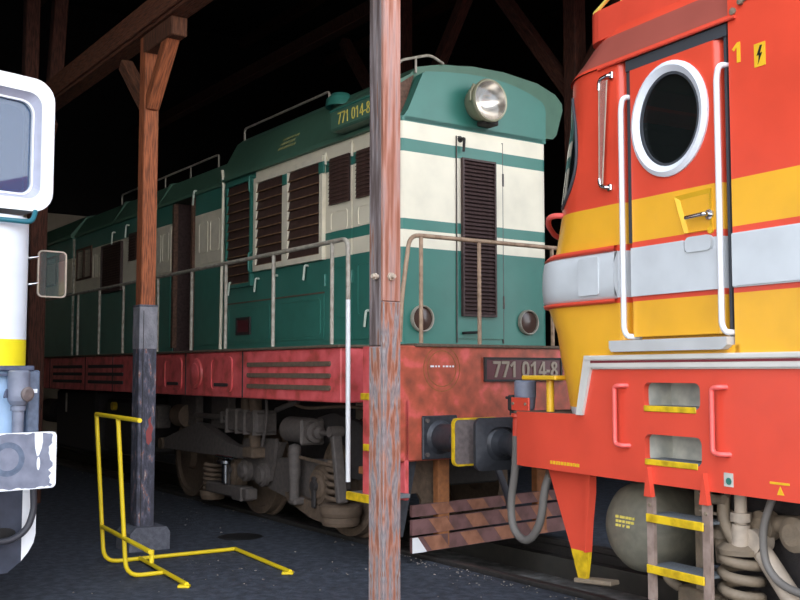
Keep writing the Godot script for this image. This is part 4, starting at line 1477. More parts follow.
	mb.lathe(Vector3(-1.0, 0.17, -1.36), Y3, [Vector2(0, 0), Vector2(0.17, 0), Vector2(0.18, 0.03), Vector2(0.18, 0.08), Vector2(0.19, 0.09), Vector2(0.2, 0.12), Vector2(0.2, 0.18), Vector2(0.17, 0.2), Vector2(0, 0.2)], 26)
	add(t, "spring_pot", mb.done(), M.iron_brown)
	mb = MB.new()
	mb.lathe(Vector3(-1.0, 0.12, -4.22), Y3, [Vector2(0, 0), Vector2(0.13, 0), Vector2(0.15, 0.05), Vector2(0.15, 0.1), Vector2(0, 0.1)], 20)
	add(t, "spring_pot", mb.done(), M.iron_brown)
	mb = MB.new()
	mb.bb(Vector3(-1.12, 0.22, -4.15), Vector3(-0.98, 0.34, -3.1), 0.015)
	mb.bb(Vector3(-1.14, 0.2, -3.42), Vector3(-0.98, 0.35, -3.2), 0.01)
	add(t, "spring_plank", mb.done(), M.iron)
	mb = MB.new()
	flank(mb, [Vector2(-2.35, 0.38), Vector2(-1.75, 0.34), Vector2(-1.5, 0.24), Vector2(-1.55, 0.16), Vector2(-1.8, 0.18), Vector2(-2.3, 0.30)], -0.98, 0.08)
	add(t, "axle_guide", mb.done(), M.iron_brown)
	mb = MB.new()
	flank(mb, [Vector2(-3.35, 0.86), Vector2(-2.6, 0.9), Vector2(-2.64, 0.66), Vector2(-2.72, 0.45), Vector2(-3.35, 0.42)], -1.0, 0.04)
	var hg := add(t, "hanger_plate", mb.done(), M.iron)
	for q in [[-3.22, 0.53], [-2.82, 0.51]]:
		mb = MB.new()
		mb.lathe(Vector3(-1.04, q[1], q[0]), Vector3(-1, 0, 0), [Vector2(0.12, 0), Vector2(0.12, 0.05), Vector2(0.09, 0.06), Vector2(0.085, 0.09), Vector2(0.04, 0.1), Vector2(0, 0.1)], 22)
		add(hg, "bush", mb.done(), M.iron)
	mb = MB.new()
	mb.cyl(Vector3(-1.12, 0.36, -3.62), Vector3(-1.12, 0.66, -3.62), 0.045, -1, 14)
	mb.lathe(Vector3(-1.12, 0.56, -3.62), Y3, [Vector2(0.05, 0), Vector2(0.1, 0.02), Vector2(0.1, 0.05), Vector2(0.05, 0.07)], 16)
	mb.box(Vector3(-1.12, 0.65, -3.6), Vector3(0.08, 0.03, 0.45), 0.01)
	note(add(t, "adjuster", mb.done(), M.chrome), "shiny steel brake adjuster")
	# pipework and reservoirs beyond the first bogie
	for q in [[-4.95, 1.24], [-4.05, 1.27]]:
		mb = MB.new()
		mb.bb(Vector3(-1.02, 0.94, q[0] - 0.2), Vector3(-0.92, 1.33, q[0] + 0.26), 0.01)
		add(t, "hanger_plate", mb.done(), M.iron)
	mb = MB.new()
	mb.lathe(Vector3(-1.0, 1.05, -5.3), Vector3(0, 0, 1), [Vector2(0, 0), Vector2(0.1, 0.01), Vector2(0.14, 0.06), Vector2(0.14, 0.36), Vector2(0, 0.4)], 20)
	add(t, "air_filter", mb.done(), M.iron_brown)
	mb = MB.new()
	mb.bb(Vector3(-1.1, 0.86, -6.1), Vector3(-0.9, 1.16, -5.75), 0.02)
	for k in 4:
		mb.bb(Vector3(-1.13, 0.87, -6.07 + k * 0.09), Vector3(-1.1, 1.15, -6.03 + k * 0.09))
	add(t, "cooler_box", mb.done(), M.iron)
	mb = MB.new()
	mb.bb(Vector3(-1.1, 0.38, -10.2), Vector3(1.1, 1.30, -8.2), 0.04)
	var ft := add(t, "fuel_tank", mb.done(), M.iron_dark)
	mb = MB.new()
	mb.cyl(Vector3(-1.12, 0.95, -9.6), Vector3(-1.12, 1.25, -9.6), 0.015, -1, 8)
	add(ft, "sight_glass", mb.done(), M.handrail)
	mb = MB.new()
	mb.bb(Vector3(-1.05, 0.45, -7.9), Vector3(1.05, 1.2, -6.5), 0.05)
	add(t, "battery_box", mb.done(), M.iron_dark)
	mb = MB.new()
	mb.lathe(Vector3(-1.05, 1.1, -7.45), Vector3(-1, 0, 0), [Vector2(0.06, 0), Vector2(0.06, 0.06), Vector2(0, 0.06)], 12)
	add(t, "filler_cap", mb.done(), M.step_yellow)
	mb = MB.new()
	mb.lathe(Vector3(-0.95, 0.93, -11.2), Vector3(0, 0, 1), [Vector2(0, 0), Vector2(0.15, 0.02), Vector2(0.2, 0.1), Vector2(0.2, 0.75), Vector2(0.15, 0.85), Vector2(0, 0.87)], 20)
	add(t, "air_reservoir", mb.done(), M.iron_dark)
	mb = MB.new()
	mb.tube(smooth([Vector3(-1.3, 0.55, -0.35), Vector3(-1.28, 0.4, -0.4), Vector3(-1.2, 0.25, -0.45), Vector3(-1.1, 0.2, -0.6)]), 0.02, 8)
	add(t, "sand_pipe", mb.done(), M.iron_brown)

# ---------------------------------------------------------------- red electric locomotive
const R_RED := Color(0.894, 0.306, 0.212)
const R_YEL := Color(0.945, 0.69, 0.19)
const R_GREY := Color(0.808, 0.816, 0.82)
const R_DUST := Color(0.62, 0.32, 0.27)
const RX0 := -1.4           # near flank
const RX1 := 1.0            # far flank

# how far back the rounded front corner begins at each height
func nose_start(y: float) -> float:
	var tab := [[1.30, 0.60], [1.36, 0.572], [1.70, 0.494], [1.98, 0.435], [2.03, 0.37], [2.06, 0.355], [2.36, 0.365], [2.38, 0.38], [2.40, 0.45], [2.634, 0.52], [2.75, 0.535], [3.10, 0.605], [3.275, 0.645], [3.56, 0.66], [3.62, 0.665], [3.675, 0.70], [3.79, 0.74], [3.86, 0.80]]
	for i in tab.size() - 1:
		if y <= tab[i + 1][0]:
			var k: float = (y - tab[i][0]) / (tab[i + 1][0] - tab[i][0])
			return lerpf(tab[i][1], tab[i + 1][1], clampf(k, 0, 1)) + 0.156
	return 0.956

const ARC := 10
func nose_row(y: float, inset: float, z_end: float, far_end := 9.0, out := 0.0) -> Array:
	var r := 0.45 + out - inset
	var zc := nose_start(y)
	var x0 := RX0 + inset - out
	var x1 := RX1 - inset + out
	var row := [Vector3(x0, y, z_end)]
	for k in ARC + 1:
		var a := PI * 0.5 * k / ARC
		row.append(Vector3(x0 + r - cos(a) * r, y, zc - sin(a) * r))
	for k in range(1, 4):
		row.append(Vector3(lerpf(x0 + r, x1 - r, k / 4.0), y, zc - r - 0.04 * sin(PI * k / 4.0)))
	for k in ARC + 1:
		var a := PI * 0.5 * (1.0 - float(k) / ARC)
		row.append(Vector3(x1 - r + cos(a) * r, y, zc - sin(a) * r))
	row.append(Vector3(x1, y, far_end))
	return row

func red_rows() -> Array:      # height bands of the livery on the flank
	return [[1.70, 2.03, R_YEL], [2.03, 2.065, R_RED], [2.065, 2.36, R_GREY], [2.36, 2.40, R_RED], [2.40, 2.665, R_YEL], [2.665, 3.575, R_RED]]

func build_red():
	var t := thing("electric_locomotive", "red and yellow electric locomotive with a grey band and an oval door window", "locomotive", RED_AT, RED_TURN)
	# --- nose and far flank
	var ys := [1.30, 1.36, 1.50, 1.70, 1.86, 2.03, 2.065, 2.20, 2.36, 2.40, 2.53, 2.665, 2.75, 2.9, 3.05, 3.2, 3.35, 3.45, 3.575]
	var P := []
	var rc := []
	for i in ys.size():
		var y: float = ys[i]
		P.append(nose_row(y, 0.012 if y < 1.69 else 0.0, 1.07 if y > 1.65 else 0.85))
		var c := R_GREY
		if y >= 1.35 and y < 2.02:
			c = R_YEL
		elif y >= 2.02 and y < 2.06:
			c = R_RED
		elif y >= 2.35 and y < 2.39:
			c = R_RED
		elif y >= 2.39 and y < 2.66:
			c = R_YEL
		elif y >= 2.66:
			c = R_RED
		rc.append(c)
	var first := [6, 6, 6, 6, 6]
	var glazed = func(i, j): return i >= 12 and i < 17 and j >= first[i - 12] and j <= 28 - first[i - 12] and j != 14
	var mb := MB.new()
	mb.grid(P, Vector3(0, 0, -1), rc, glazed)
	# flank behind the door, both jambs and the channel the handrails stand in
	for b in red_rows():
		mb.paint(b[2])
		var y1: float = 3.95 if b[1] > 3.5 else b[1]
		mb.face([Vector3(RX0, b[0], 2.0), Vector3(RX0, b[0], 9.0), Vector3(RX0, y1, 9.0), Vector3(RX0, y1, 2.0)], Vector3(-1, 0, 0))
		var y0: float = maxf(b[0], 1.74)
		var jamb := []
		for k in 6:
			var a := PI * 0.5 * k / 5.0
			jamb.append([RX0 + 0.06 * (1.0 - cos(a)), 1.07 + 0.06 * sin(a), -cos(a), sin(a)])
		jamb.append([RX0 + 0.06, 1.98, -1.0, 0.0])
		for i in jamb.size() - 1:
			var p = jamb[i]
			var q = jamb[i + 1]
			var n0 := Vector3(p[2], 0, p[3])
			var n1 := Vector3(q[2], 0, q[3])
			if i == jamb.size() - 2:
				n0 = Vector3(-1, 0, 0)
				if b[1] > 3.5:
					# open behind the oval window
					for s in [[p[1], 1.22], [1.88, q[1]]]:
						mb.face([Vector3(p[0], y0, s[0]), Vector3(p[0], y0, s[1]), Vector3(p[0], b[1], s[1]), Vector3(p[0], b[1], s[0])], n0)
					continue
			mb.tri(Vector3(p[0], y0, p[1]), Vector3(q[0], y0, q[1]), Vector3(q[0], b[1], q[1]), n0, n1, n1)
			mb.tri(Vector3(p[0], y0, p[1]), Vector3(q[0], b[1], q[1]), Vector3(p[0], b[1], p[1]), n0, n1, n0)
		mb.face([Vector3(RX0 + 0.06, y0, 1.98), Vector3(RX0, y0, 2.0), Vector3(RX0, b[1], 2.0), Vector3(RX0 + 0.06, b[1], 1.98)], Vector3(-1, 0, -1))
	mb.paint(R_RED)
	mb.face([Vector3(RX0, 3.86, 2.03), Vector3(RX0, 3.86, 9.0), Vector3(RX1, 3.86, 9.0), Vector3(RX1, 3.86, 2.03)], Vector3.UP)
	mb.face([Vector3(RX0, 1.7, 9.0), Vector3(RX1, 1.7, 9.0), Vector3(RX1, 3.86, 9.0), Vector3(RX0, 3.86, 9.0)], Vector3(0, 0, 1))
	mb.face([Vector3(RX0, 3.575, 2.03), Vector3(RX1, 3.575, 2.03), Vector3(RX1, 3.86, 2.03), Vector3(RX0, 3.86, 2.03)], Vector3(0, 0, -1))
	mb.face([Vector3(RX1, 3.575, 2.03), Vector3(RX1, 3.575, 9.0), Vector3(RX1, 3.86, 9.0), Vector3(RX1, 3.86, 2.03)], Vector3(1, 0, 0))
	mb.paint(R_YEL)
	mb.face([Vector3(RX0, 1.70, 1.07), Vector3(RX0, 1.70, 2.03), Vector3(RX0, 1.745, 2.03), Vector3(RX0, 1.745, 1.07)], Vector3(-1, 0, 0))
	mb.face([Vector3(RX0, 1.745, 1.07), Vector3(RX0, 1.745, 2.03), Vector3(RX0 + 0.06, 1.745, 2.03), Vector3(RX0 + 0.06, 1.745, 1.07)], Vector3.UP)
	add(t, "body_shell", mb.done(), M.shell)
	# windscreen in the curve of the nose
	mb = MB.new()
	# its near edge curves back as it rises; the far edge mirrors it
	var Q := []
	var edges := [[], []]
	for i in 17:
		var y := 2.72 + 0.74 * i / 16.0
		var v := float(i) / 16.0
		var a0 := 0.50 - 0.42 * sin(PI * pow(v, 0.75)) * (1.0 - 0.35 * v)
		var zc := nose_start(y)
		var rr := 0.457
		var row := []
		for k in 13:
			var a := lerpf(a0, PI * 0.5, k / 12.0)
			row.append(Vector3(RX0 - 0.007 + rr - cos(a) * rr, y, zc - sin(a) * rr))
		var mid := (RX0 + RX1) * 0.5
		var half: Array = row.duplicate()
		for k in 13:
			var p: Vector3 = half[12 - k]
			row.append(Vector3(2.0 * mid - p.x, p.y, p.z))
		Q.append(row)
		edges[0].append(row[0])
		edges[1].append(row[25])
	mb.grid(Q, Vector3(0, 0, -1))
	var ws := add(t, "windscreen", mb.done(), M.screen)
	for e in edges:
		mb = MB.new()
		mb.tube(e, 0.012, 6)
		add(ws, "rubber_seal", mb.done(), M.seal)
	mb = MB.new()
	mb.face([Vector3(-1.3, 1.7, 2.2), Vector3(0.95, 1.7, 2.2), Vector3(0.95, 3.56, 2.2), Vector3(-1.3, 3.56, 2.2)], Vector3(0, 0, -1))
	mb.face([Vector3(-1.3, 1.75, 0.8), Vector3(0.95, 1.75, 0.8), Vector3(0.95, 1.75, 2.2), Vector3(-1.3, 1.75, 2.2)], Vector3.UP)
	mb.bb(Vector3(-0.6, 1.75, 1.0), Vector3(0.6, 2.6, 1.3), 0.02)
	add(t, "cab_interior", mb.done(), M.cab_dark)
	mb = MB.new()
	mb.face([Vector3(0.93, 1.75, 0.9), Vector3(0.93, 1.75, 2.2), Vector3(0.93, 3.5, 2.2), Vector3(0.93, 3.5, 0.9)], Vector3(-1, 0, 0))
	mb.face([Vector3(-1.3, 3.52, 0.9), Vector3(0.93, 3.52, 0.9), Vector3(0.93, 3.52, 2.2), Vector3(-1.3, 3.52, 2.2)], Vector3.DOWN)
	add(t, "cab_lining", mb.done(), M.lining)
	mb = MB.new()
	mb.bb(Vector3(-0.2, 1.8, 1.9), Vector3(0.1, 3.4, 2.15), 0.02)
	add(t, "cab_interior", mb.done(), M.cab_dark)
	# --- shoulder above the gutter and the raised roof
	P = []
	rc = []
	for q in [[3.575, -0.015, R_RED], [3.60, 0.0, R_DUST], [3.68, 0.045, R_DUST], [3.77, 0.09, R_DUST], [3.815, 0.115, R_RED], [3.86, 0.15, R_RED], [3.92, 0.165, R_RED]]:
		P.append(nose_row(q[0], q[1], 2.05, 2.05))
		rc.append(q[2])
	mb = MB.new()
	mb.grid(P, Vector3(0, 1, -0.3), rc)
	add(t, "roof_shoulder", mb.done(), M.shell)
	mb = MB.new()
	mb.tube([Vector3(RX0 - 0.012, 3.572, 2.06), Vector3(RX0 - 0.012, 3.572, 1.0), Vector3(RX0 - 0.008, 3.568, 0.92)], 0.011, 6)
	add(t, "gutter", mb.done(), M.red)
	mb = MB.new()
	var pr := rrect(-1.245, 0.58, 0.845, 9.0, 0.16, 5)
	mb.prism(pr, Vector3(0, 3.84, 0), X3, Z3, Vector3(0, 0.21, 0))
	var pr2 := []
	for p in pr:
		pr2.append(p)
	add(t, "roof", mb.done(), M.red)
	mb = MB.new()
	mb.tube(rp([Vector3(-1.2, 4.0, 0.80), Vector3(-1.2, 4.06, 0.64), Vector3(-1.2, 4.13, 0.80), Vector3(-1.2, 4.16, 2.6)], 0.03), 0.013, 8)
	for z in [0.93, 1.7]:
		mb.cyl(Vector3(-1.2, 4.0, z), Vector3(-1.2, 4.14, z), 0.012, -1, 8)
	add(t, "roof_rail", mb.done(), M.yellow_text)
	mb = MB.new()
	mb.lathe(Vector3(-1.39, 3.61, 2.04), Vector3(-1, 0, 0), [Vector2(0.022, 0), Vector2(0.022, 0.02), Vector2(0, 0.024)], 8)
	mb.lathe(Vector3(-1.4, 3.645, 2.10), Vector3(-1, 0, 0), [Vector2(0.018, 0), Vector2(0.018, 0.02), Vector2(0, 0.024)], 8)
	mb.bar(Vector3(-1.405, 3.645, 2.1), Vector3(-1.405, 3.72, 2.6), 0.01, 0.01)
	add(t, "roof_clip", mb.done(), M.gear)
	# --- grey waist band standing proud
	P = []
	for q in [[2.058, -0.0], [2.075, 0.028], [2.14, 0.036], [2.21, 0.038], [2.28, 0.036], [2.348, 0.026], [2.364, -0.0]]:
		P.append(nose_row(q[0], 0.0, 1.07, 9.0, q[1] + 0.001))
	mb = MB.new()
	mb.grid(P, Vector3(0, 0, -1))
	mb.face([P[0][0], P[2][0], P[4][0], P[6][0]], Vector3(0, 0, 1))
	var bd := add(t, "waist_band", mb.done(), M.band)
	mb = MB.new()
	flank(mb, [Vector2(2.005, 2.06), Vector2(9.0, 2.06), Vector2(9.0, 2.362), Vector2(2.005, 2.362)], RX0, 0.012)
	flank(mb, [Vector2(2.008, 2.068), Vector2(9.0, 2.068), Vector2(9.0, 2.354), Vector2(2.008, 2.354)], RX0 - 0.012, 0.008)
	add(bd, "band_panel", mb.done(), M.band)
	mb = MB.new()
	flank(mb, rrect(0.735, 2.09, 0.93, 2.335, 0.01, 2), RX0 - 0.036, 0.008)
	add(bd, "band_cover", mb.done(), M.band)
	# raised red lines
	for yy in [[2.362, 2.398], [2.03, 2.06]]:
		P = []
		for q in [[yy[0], 0.0], [yy[0] + 0.004, 0.03], [yy[1] - 0.004, 0.03], [yy[1], 0.0]]:
			P.append(nose_row(q[0], 0.0, 1.07, 9.0, q[1] + 0.001))
		mb = MB.new()
		mb.grid(P, Vector3(0, 0, -1))
		add(bd, "red_moulding", mb.done(), M.red)
	# --- door
	mb = MB.new()
	var dz0 := 1.205
	var dz1 := 1.925
	for b in red_rows():
		var y0: float = maxf(b[0], 1.81)
		var y1: float = minf(b[1], 3.49)
		mb.paint(b[2])
		var path := [[RX0 + 0.06, dz0, 0.0, -1.0], [RX0, dz0, 0.0, -1.0], [RX0, dz0, -1.0, 0.0], [RX0, dz1 - 0.055, -1.0, 0.0]]
		for k in range(1, 6):
			var a := PI * 0.5 * k / 5.0
			path.append([RX0 + 0.055 * (1.0 - cos(a)), dz1 - 0.055 + 0.055 * sin(a), -cos(a), sin(a)])
		for i in path.size() - 1:
			var p = path[i]
			var q = path[i + 1]
			if i == 2 and b[0] > 2.6:
				continue
			var n0 := Vector3(p[2], 0, p[3])
			var n1 := Vector3(q[2], 0, q[3])
			mb.tri(Vector3(p[0], y0, p[1]), Vector3(q[0], y0, q[1]), Vector3(q[0], y1, q[1]), n0, n1, n1)
			mb.tri(Vector3(p[0], y0, p[1]), Vector3(q[0], y1, q[1]), Vector3(p[0], y1, p[1]), n0, n1, n0)
	mb.paint(R_RED)
	var hole := oval(1.535, 3.11, 0.27, 0.31, 44)
	mb.ring(onto_rect(hole, dz0, 2.665, dz1 - 0.055, 3.49), hole, Vector3(RX0 + 0.03, 0, 0), Z3, Y3, Vector3(-0.03, 0, 0))
	mb.face([Vector3(RX0, 3.49, dz0), Vector3(RX0, 3.49, dz1 - 0.02), Vector3(RX0 + 0.06, 3.49, dz1 - 0.02), Vector3(RX0 + 0.06, 3.49, dz0)], Vector3.UP)
	var door := add(t, "cab_door", mb.done(), M.shell)
	mb = MB.new()
	flank(mb, [Vector2(dz0, 2.06), Vector2(1.655, 2.06), Vector2(1.655, 2.29), Vector2(1.64, 2.362), Vector2(dz0, 2.362)], RX0, 0.016)
	flank(mb, [Vector2(1.655, 2.06), Vector2(1.905, 2.06), Vector2(1.905, 2.29), Vector2(1.655, 2.29)], RX0, 0.016)
	add(door, "band_panel", mb.done(), M.band)
	mb = MB.new()
	var o1 := oval(1.535, 3.11, 0.315, 0.35, 44)
	var o2 := oval(1.535, 3.11, 0.245, 0.285, 44)
	var om := oval(1.535, 3.11, 0.285, 0.322, 44)
	mb.ring(o1, om, Vector3(RX0, 0, 0), Z3, Y3, Vector3(-0.012, 0, 0), Vector3(-0.016, 0, 0))
	mb.ring(om, o2, Vector3(RX0, 0, 0), Z3, Y3, Vector3(-0.028, 0, 0), Vector3(0.022, 0, 0))
	var ow := add(door, "oval_window_frame", mb.done(), M.ring_white)
	note(ow, "white oval window surround")
	mb = MB.new()
	mb.ring(oval(1.535, 3.11, 0.25, 0.29, 44), oval(1.535, 3.11, 0.228, 0.268, 44), Vector3(RX0 + 0.01, 0, 0), Z3, Y3, Vector3(-0.014, 0, 0))
	add(door, "window_seal", mb.done(), M.seal)
	mb = MB.new()
	mb.prism(oval(1.535, 3.11, 0.245, 0.285, 44), Vector3(RX0 + 0.02, 0, 0), Z3, Y3, Vector3(-0.006, 0, 0))
	add(door, "window_glass", mb.done(), M.window)
	mb = MB.new()
	mb.ring([Vector2(1.575, 2.63), Vector2(1.862, 2.64), Vector2(1.862, 2.402), Vector2(1.65, 2.402)], [Vector2(1.612, 2.605), Vector2(1.835, 2.613), Vector2(1.835, 2.404), Vector2(1.675, 2.404)], Vector3(RX0, 0, 0), Z3, Y3, Vector3(-0.012, 0, 0), Vector3(0.0115, 0, 0))
	var pk := add(door, "handle_pocket", mb.done(), M.yellow)
	mb = MB.new()
	mb.tube(rp([Vector3(RX0, 2.49, 1.84), Vector3(RX0 - 0.05, 2.49, 1.84), Vector3(RX0 - 0.05, 2.485, 1.70)], 0.02), 0.013, 8)
	mb.lathe(Vector3(RX0, 2.49, 1.84), Vector3(-1, 0, 0), [Vector2(0.03, 0), Vector2(0.03, 0.012), Vector2(0.0, 0.014)], 14)
	note(add(door, "door_handle", mb.done(), M.chrome), "chrome door handle")
	mb = MB.new()
	mb.prism(rrect(1.665, 2.285, 1.862, 2.375, 0.03, 3), Vector3(RX0, 0, 0), Z3, Y3, Vector3(-0.024, 0, 0))
	add(door, "pocket_lip", mb.done(), M.band)
	mb = MB.new()
	mb.lathe(Vector3(RX0, 2.40, 1.845), Vector3(-1, 0, 0), [Vector2(0.022, 0), Vector2(0.02, 0.01), Vector2(0.0, 0.012)], 12)
	add(door, "keyhole", mb.done(), M.yellow)
	# rubber seal round the door
	mb = MB.new()
	flank(mb, zrect(1.165, 3.49, 1.985, 3.56), RX0 + 0.06, 0.058)
	flank(mb, zrect(1.165, 2.40, 1.20, 3.54), RX0 + 0.06, 0.05)
	flank(mb, zrect(1.958, 1.79, 1.976, 3.50), RX0 + 0.06, 0.05)
	add(t, "door_seal", mb.done(), M.seal)
	mb = MB.new()
	mb.prism([Vector2(1.05, 1.72), Vector2(1.95, 1.72), Vector2(1.985, 1.745), Vector2(1.985, 1.79), Vector2(1.03, 1.79), Vector2(1.03, 1.745)], Vector3(RX0 + 0.06, 0, 0), Z3, Y3, Vector3(-0.11, 0, 0))
	add(t, "door_sill", mb.done(), M.sill)
	# handrails beside the door
	for z in [1.155, 1.94]:
		mb = MB.new()
		mb.tube(rp([Vector3(RX0 + 0.06, 3.325, z + 0.035), Vector3(RX0 - 0.03, 3.325, z + 0.015), Vector3(RX0 - 0.035, 3.25, z), Vector3(RX0 - 0.035, 1.86, z), Vector3(RX0 - 0.03, 1.815, z + 0.02), Vector3(RX0 + 0.06, 1.81, z + 0.05)], 0.035), 0.0175, 10)
		add(t, "door_handrail", mb.done(), M.white_paint)
	# narrow wind deflector ahead of the door
	mb = MB.new()
	var pane := [Vector2(0.945, 2.80), Vector2(0.975, 2.80), Vector2(1.03, 3.47), Vector2(0.955, 3.48)]
	mb.prism(pane, Vector3(RX0 - 0.03, 0, 0), Z3, Y3, Vector3(-0.008, 0, 0))
	var wd := add(t, "wind_deflector", mb.done(), M.pane_pink)
	mb = MB.new()
	mb.tube([Vector3(RX0 - 0.034, 2.80, 0.945), Vector3(RX0 - 0.034, 3.48, 0.955)], 0.006, 6)
	mb.tube([Vector3(RX0 - 0.034, 2.80, 0.975), Vector3(RX0 - 0.034, 3.47, 1.03)], 0.005, 6)
	add(wd, "edge_strip", mb.done(), M.gear_light)
	mb = MB.new()
	mb.tube(rp([Vector3(RX0 - 0.034, 3.42, 0.952), Vector3(RX0 - 0.036, 3.49, 0.96), Vector3(RX0 - 0.03, 3.50, 1.03), Vector3(RX0, 3.50, 1.045)], 0.03), 0.013, 8)
	mb.box(Vector3(RX0 - 0.01, 3.5, 1.045), Vector3(0.02, 0.05, 0.035), 0.006)
	add(wd, "clamp", mb.done(), M.chrome)
	mb = MB.new()
	mb.tube(rp([Vector3(RX0 - 0.034, 2.84, 0.945), Vector3(RX0 - 0.036, 2.79, 0.955), Vector3(RX0 - 0.03, 2.775, 1.0), Vector3(RX0, 2.775, 1.015)], 0.025), 0.013, 8)
	mb.box(Vector3(RX0 - 0.01, 2.775, 1.015), Vector3(0.02, 0.045, 0.04), 0.006)
	add(wd, "clamp", mb.done(), M.chrome)
	# red grab ring on the nose
	mb = MB.new()
	mb.tube(rp([Vector3(-1.31, 2.67, 0.50), Vector3(-1.38, 2.68, 0.36), Vector3(-1.30, 2.64, 0.24), Vector3(-1.12, 2.58, 0.10), Vector3(-0.9, 2.57, 0.04), Vector3(-0.9, 2.57, 0.14)], 0.08), 0.02, 10)
	add(t, "nose_grab_rail", mb.done(), M.red_handle)
	# markings
	text(t, "cab_number", "1", M.yellow, Vector3(RX0 - 0.002, 3.365, 2.066), -90, 0.115, 1.0, 0.003, true)
	mb = MB.new()
	flank(mb, zrect(2.18, 3.25, 2.255, 3.38), RX0, 0.003)
	var ws2 := add(t, "warning_sign", mb.done(), M.yellow)
	mb = MB.new()
	flank(mb, [Vector2(2.222, 3.365), Vector2(2.198, 3.312), Vector2(2.214, 3.315), Vector2(2.205, 3.262), Vector2(2.236, 3.325), Vector2(2.220, 3.322), Vector2(2.236, 3.365)], RX0 - 0.003, 0.002)
	add(ws2, "lightning_bolt", mb.done(), M.black)
	build_red_skirt(t)
	build_red_gear(t)

func build_red_skirt(t: Node3D):
	var mb := MB.new()
	var sx := RX0 + 0.03
	var w := Vector3(-0.04, 0, 0)
	mb.prism([Vector2(0.0, 0.97), Vector2(0.012, 0.945), Vector2(0.04, 0.928), Vector2(1.2, 0.925), Vector2(1.2, 1.615), Vector2(0.80, 1.615), Vector2(0.715, 1.315), Vector2(0.0, 1.31)], Vector3(sx, 0, 0), Z3, Y3, w)
	var h1 := rrect(1.292, 1.375, 1.745, 1.53, 0.04)
	var h2 := rrect(1.294, 1.055, 1.75, 1.22, 0.04)
	mb.ring(onto_rect(h1, 1.2, 1.30, 1.85, 1.615), h1, Vector3(sx, 0, 0), Z3, Y3, w)
	mb.ring(onto_rect(h2, 1.2, 0.925, 1.85, 1.30), h2, Vector3(sx, 0, 0), Z3, Y3, w)
	mb.prism([Vector2(1.85, 0.925), Vector2(9.0, 0.925), Vector2(9.0, 1.615), Vector2(1.85, 1.615)], Vector3(sx, 0, 0), Z3, Y3, w)
	mb.prism([Vector2(RX0 - 0.01, 0.0), Vector2(RX0 + 0.08, -0.11), Vector2(RX1 - 0.08, -0.11), Vector2(RX1, 0.0), Vector2(RX1, 0.03), Vector2(RX0, 0.03)], Vector3(0, 0.93, 0), X3, Z3, Vector3(0, 0.38, 0))
	mb.bb(Vector3(RX1 - 0.03, 0.925, 0.0), Vector3(RX1, 1.615, 9.0))
	var sk := add(t, "skirt", mb.done(), M.red)
	mb = MB.new()
	mb.bb(Vector3(RX0 + 0.02, 1.296, -0.08), Vector3(RX1 - 0.03, 1.312, 0.9))
	add(t, "front_deck", mb.done(), M.iron_brown)
	# foot holes
	for h in [[1.285, 1.37, 1.752, 1.535], [1.287, 1.05, 1.757, 1.225]]:
		mb = MB.new()
		var x := RX0 + 0.028
		var d := 0.2
		mb.face([Vector3(x + d, h[1], h[0]), Vector3(x + d, h[1], h[2]), Vector3(x + d, h[3], h[2]), Vector3(x + d, h[3], h[0])], Vector3(-1, 0, 0))
		mb.face([Vector3(x, h[1], h[0]), Vector3(x + d, h[1], h[0]), Vector3(x + d, h[3], h[0]), Vector3(x, h[3], h[0])], Vector3(0, 0, 1))
		mb.face([Vector3(x, h[1], h[2]), Vector3(x + d, h[1], h[2]), Vector3(x + d, h[3], h[2]), Vector3(x, h[3], h[2])], Vector3(0, 0, -1))
		mb.face([Vector3(x, h[3], h[0]), Vector3(x + d, h[3], h[0]), Vector3(x + d, h[3], h[2]), Vector3(x, h[3], h[2])], Vector3.DOWN)
		mb.face([Vector3(x, h[1], h[0]), Vector3(x + d, h[1], h[0]), Vector3(x + d, h[1], h[2]), Vector3(x, h[1], h[2])], Vector3.UP)
		var fh := add(t, "foot_hole", mb.done(), M.recess)
		mb = MB.new()
		mb.bb(Vector3(RX0 + 0.15, h[1] + 0.004, h[0] + 0.01), Vector3(RX0 - 0.012, h[1] + 0.022, h[2] - 0.035), 0.004)
		add(fh, "step_plate", mb.done(), M.tread)
		mb = MB.new()
		mb.bb(Vector3(RX0 - 0.010, h[1] - 0.014, h[0] + 0.01), Vector3(RX0 - 0.017, h[1] + 0.022, h[2] - 0.035), 0.003)
		add(fh, "step_edge", mb.done(), M.step_yellow)
	# trim
	mb = MB.new()
	flank(mb, [Vector2(0.795, 1.612), Vector2(9.0, 1.612), Vector2(9.0, 1.70), Vector2(0.765, 1.70)], RX0, 0.024)
	flank(mb, [Vector2(0.765, 1.70), Vector2(0.675, 1.312), Vector2(0.738, 1.312), Vector2(0.825, 1.612), Vector2(0.825, 1.70)], RX0, 0.03)
	flank(mb, zrect(0.80, 1.622, 9.0, 1.645), RX0 - 0.024, 0.012)
	flank(mb, zrect(0.775, 1.672, 9.0, 1.692), RX0 - 0.024, 0.012)
	var tr := add(t, "trim_strip", mb.done(), M.trim)
	mb = MB.new()
	flank(mb, zrect(0.80, 1.652, 9.0, 1.666), RX0 - 0.022, 0.006)
	add(tr, "red_line", mb.done(), M.trim_line)
	# grab handles
	for z in [1.075, 1.868]:
		mb = MB.new()
		mb.tube(rp([Vector3(RX0, 1.51, z + 0.075), Vector3(RX0 - 0.05, 1.51, z + 0.05), Vector3(RX0 - 0.05, 1.505, z), Vector3(RX0 - 0.05, 1.145, z), Vector3(RX0 - 0.05, 1.14, z + 0.06), Vector3(RX0, 1.14, z + 0.09)], 0.035), 0.0145, 8)
		add(t, "grab_handle", mb.done(), M.red_handle)
	# small marks on the skirt
	mb = MB.new()
	var rn := RandomNumberGenerator.new()
	rn.seed = 3
	var z := 0.38
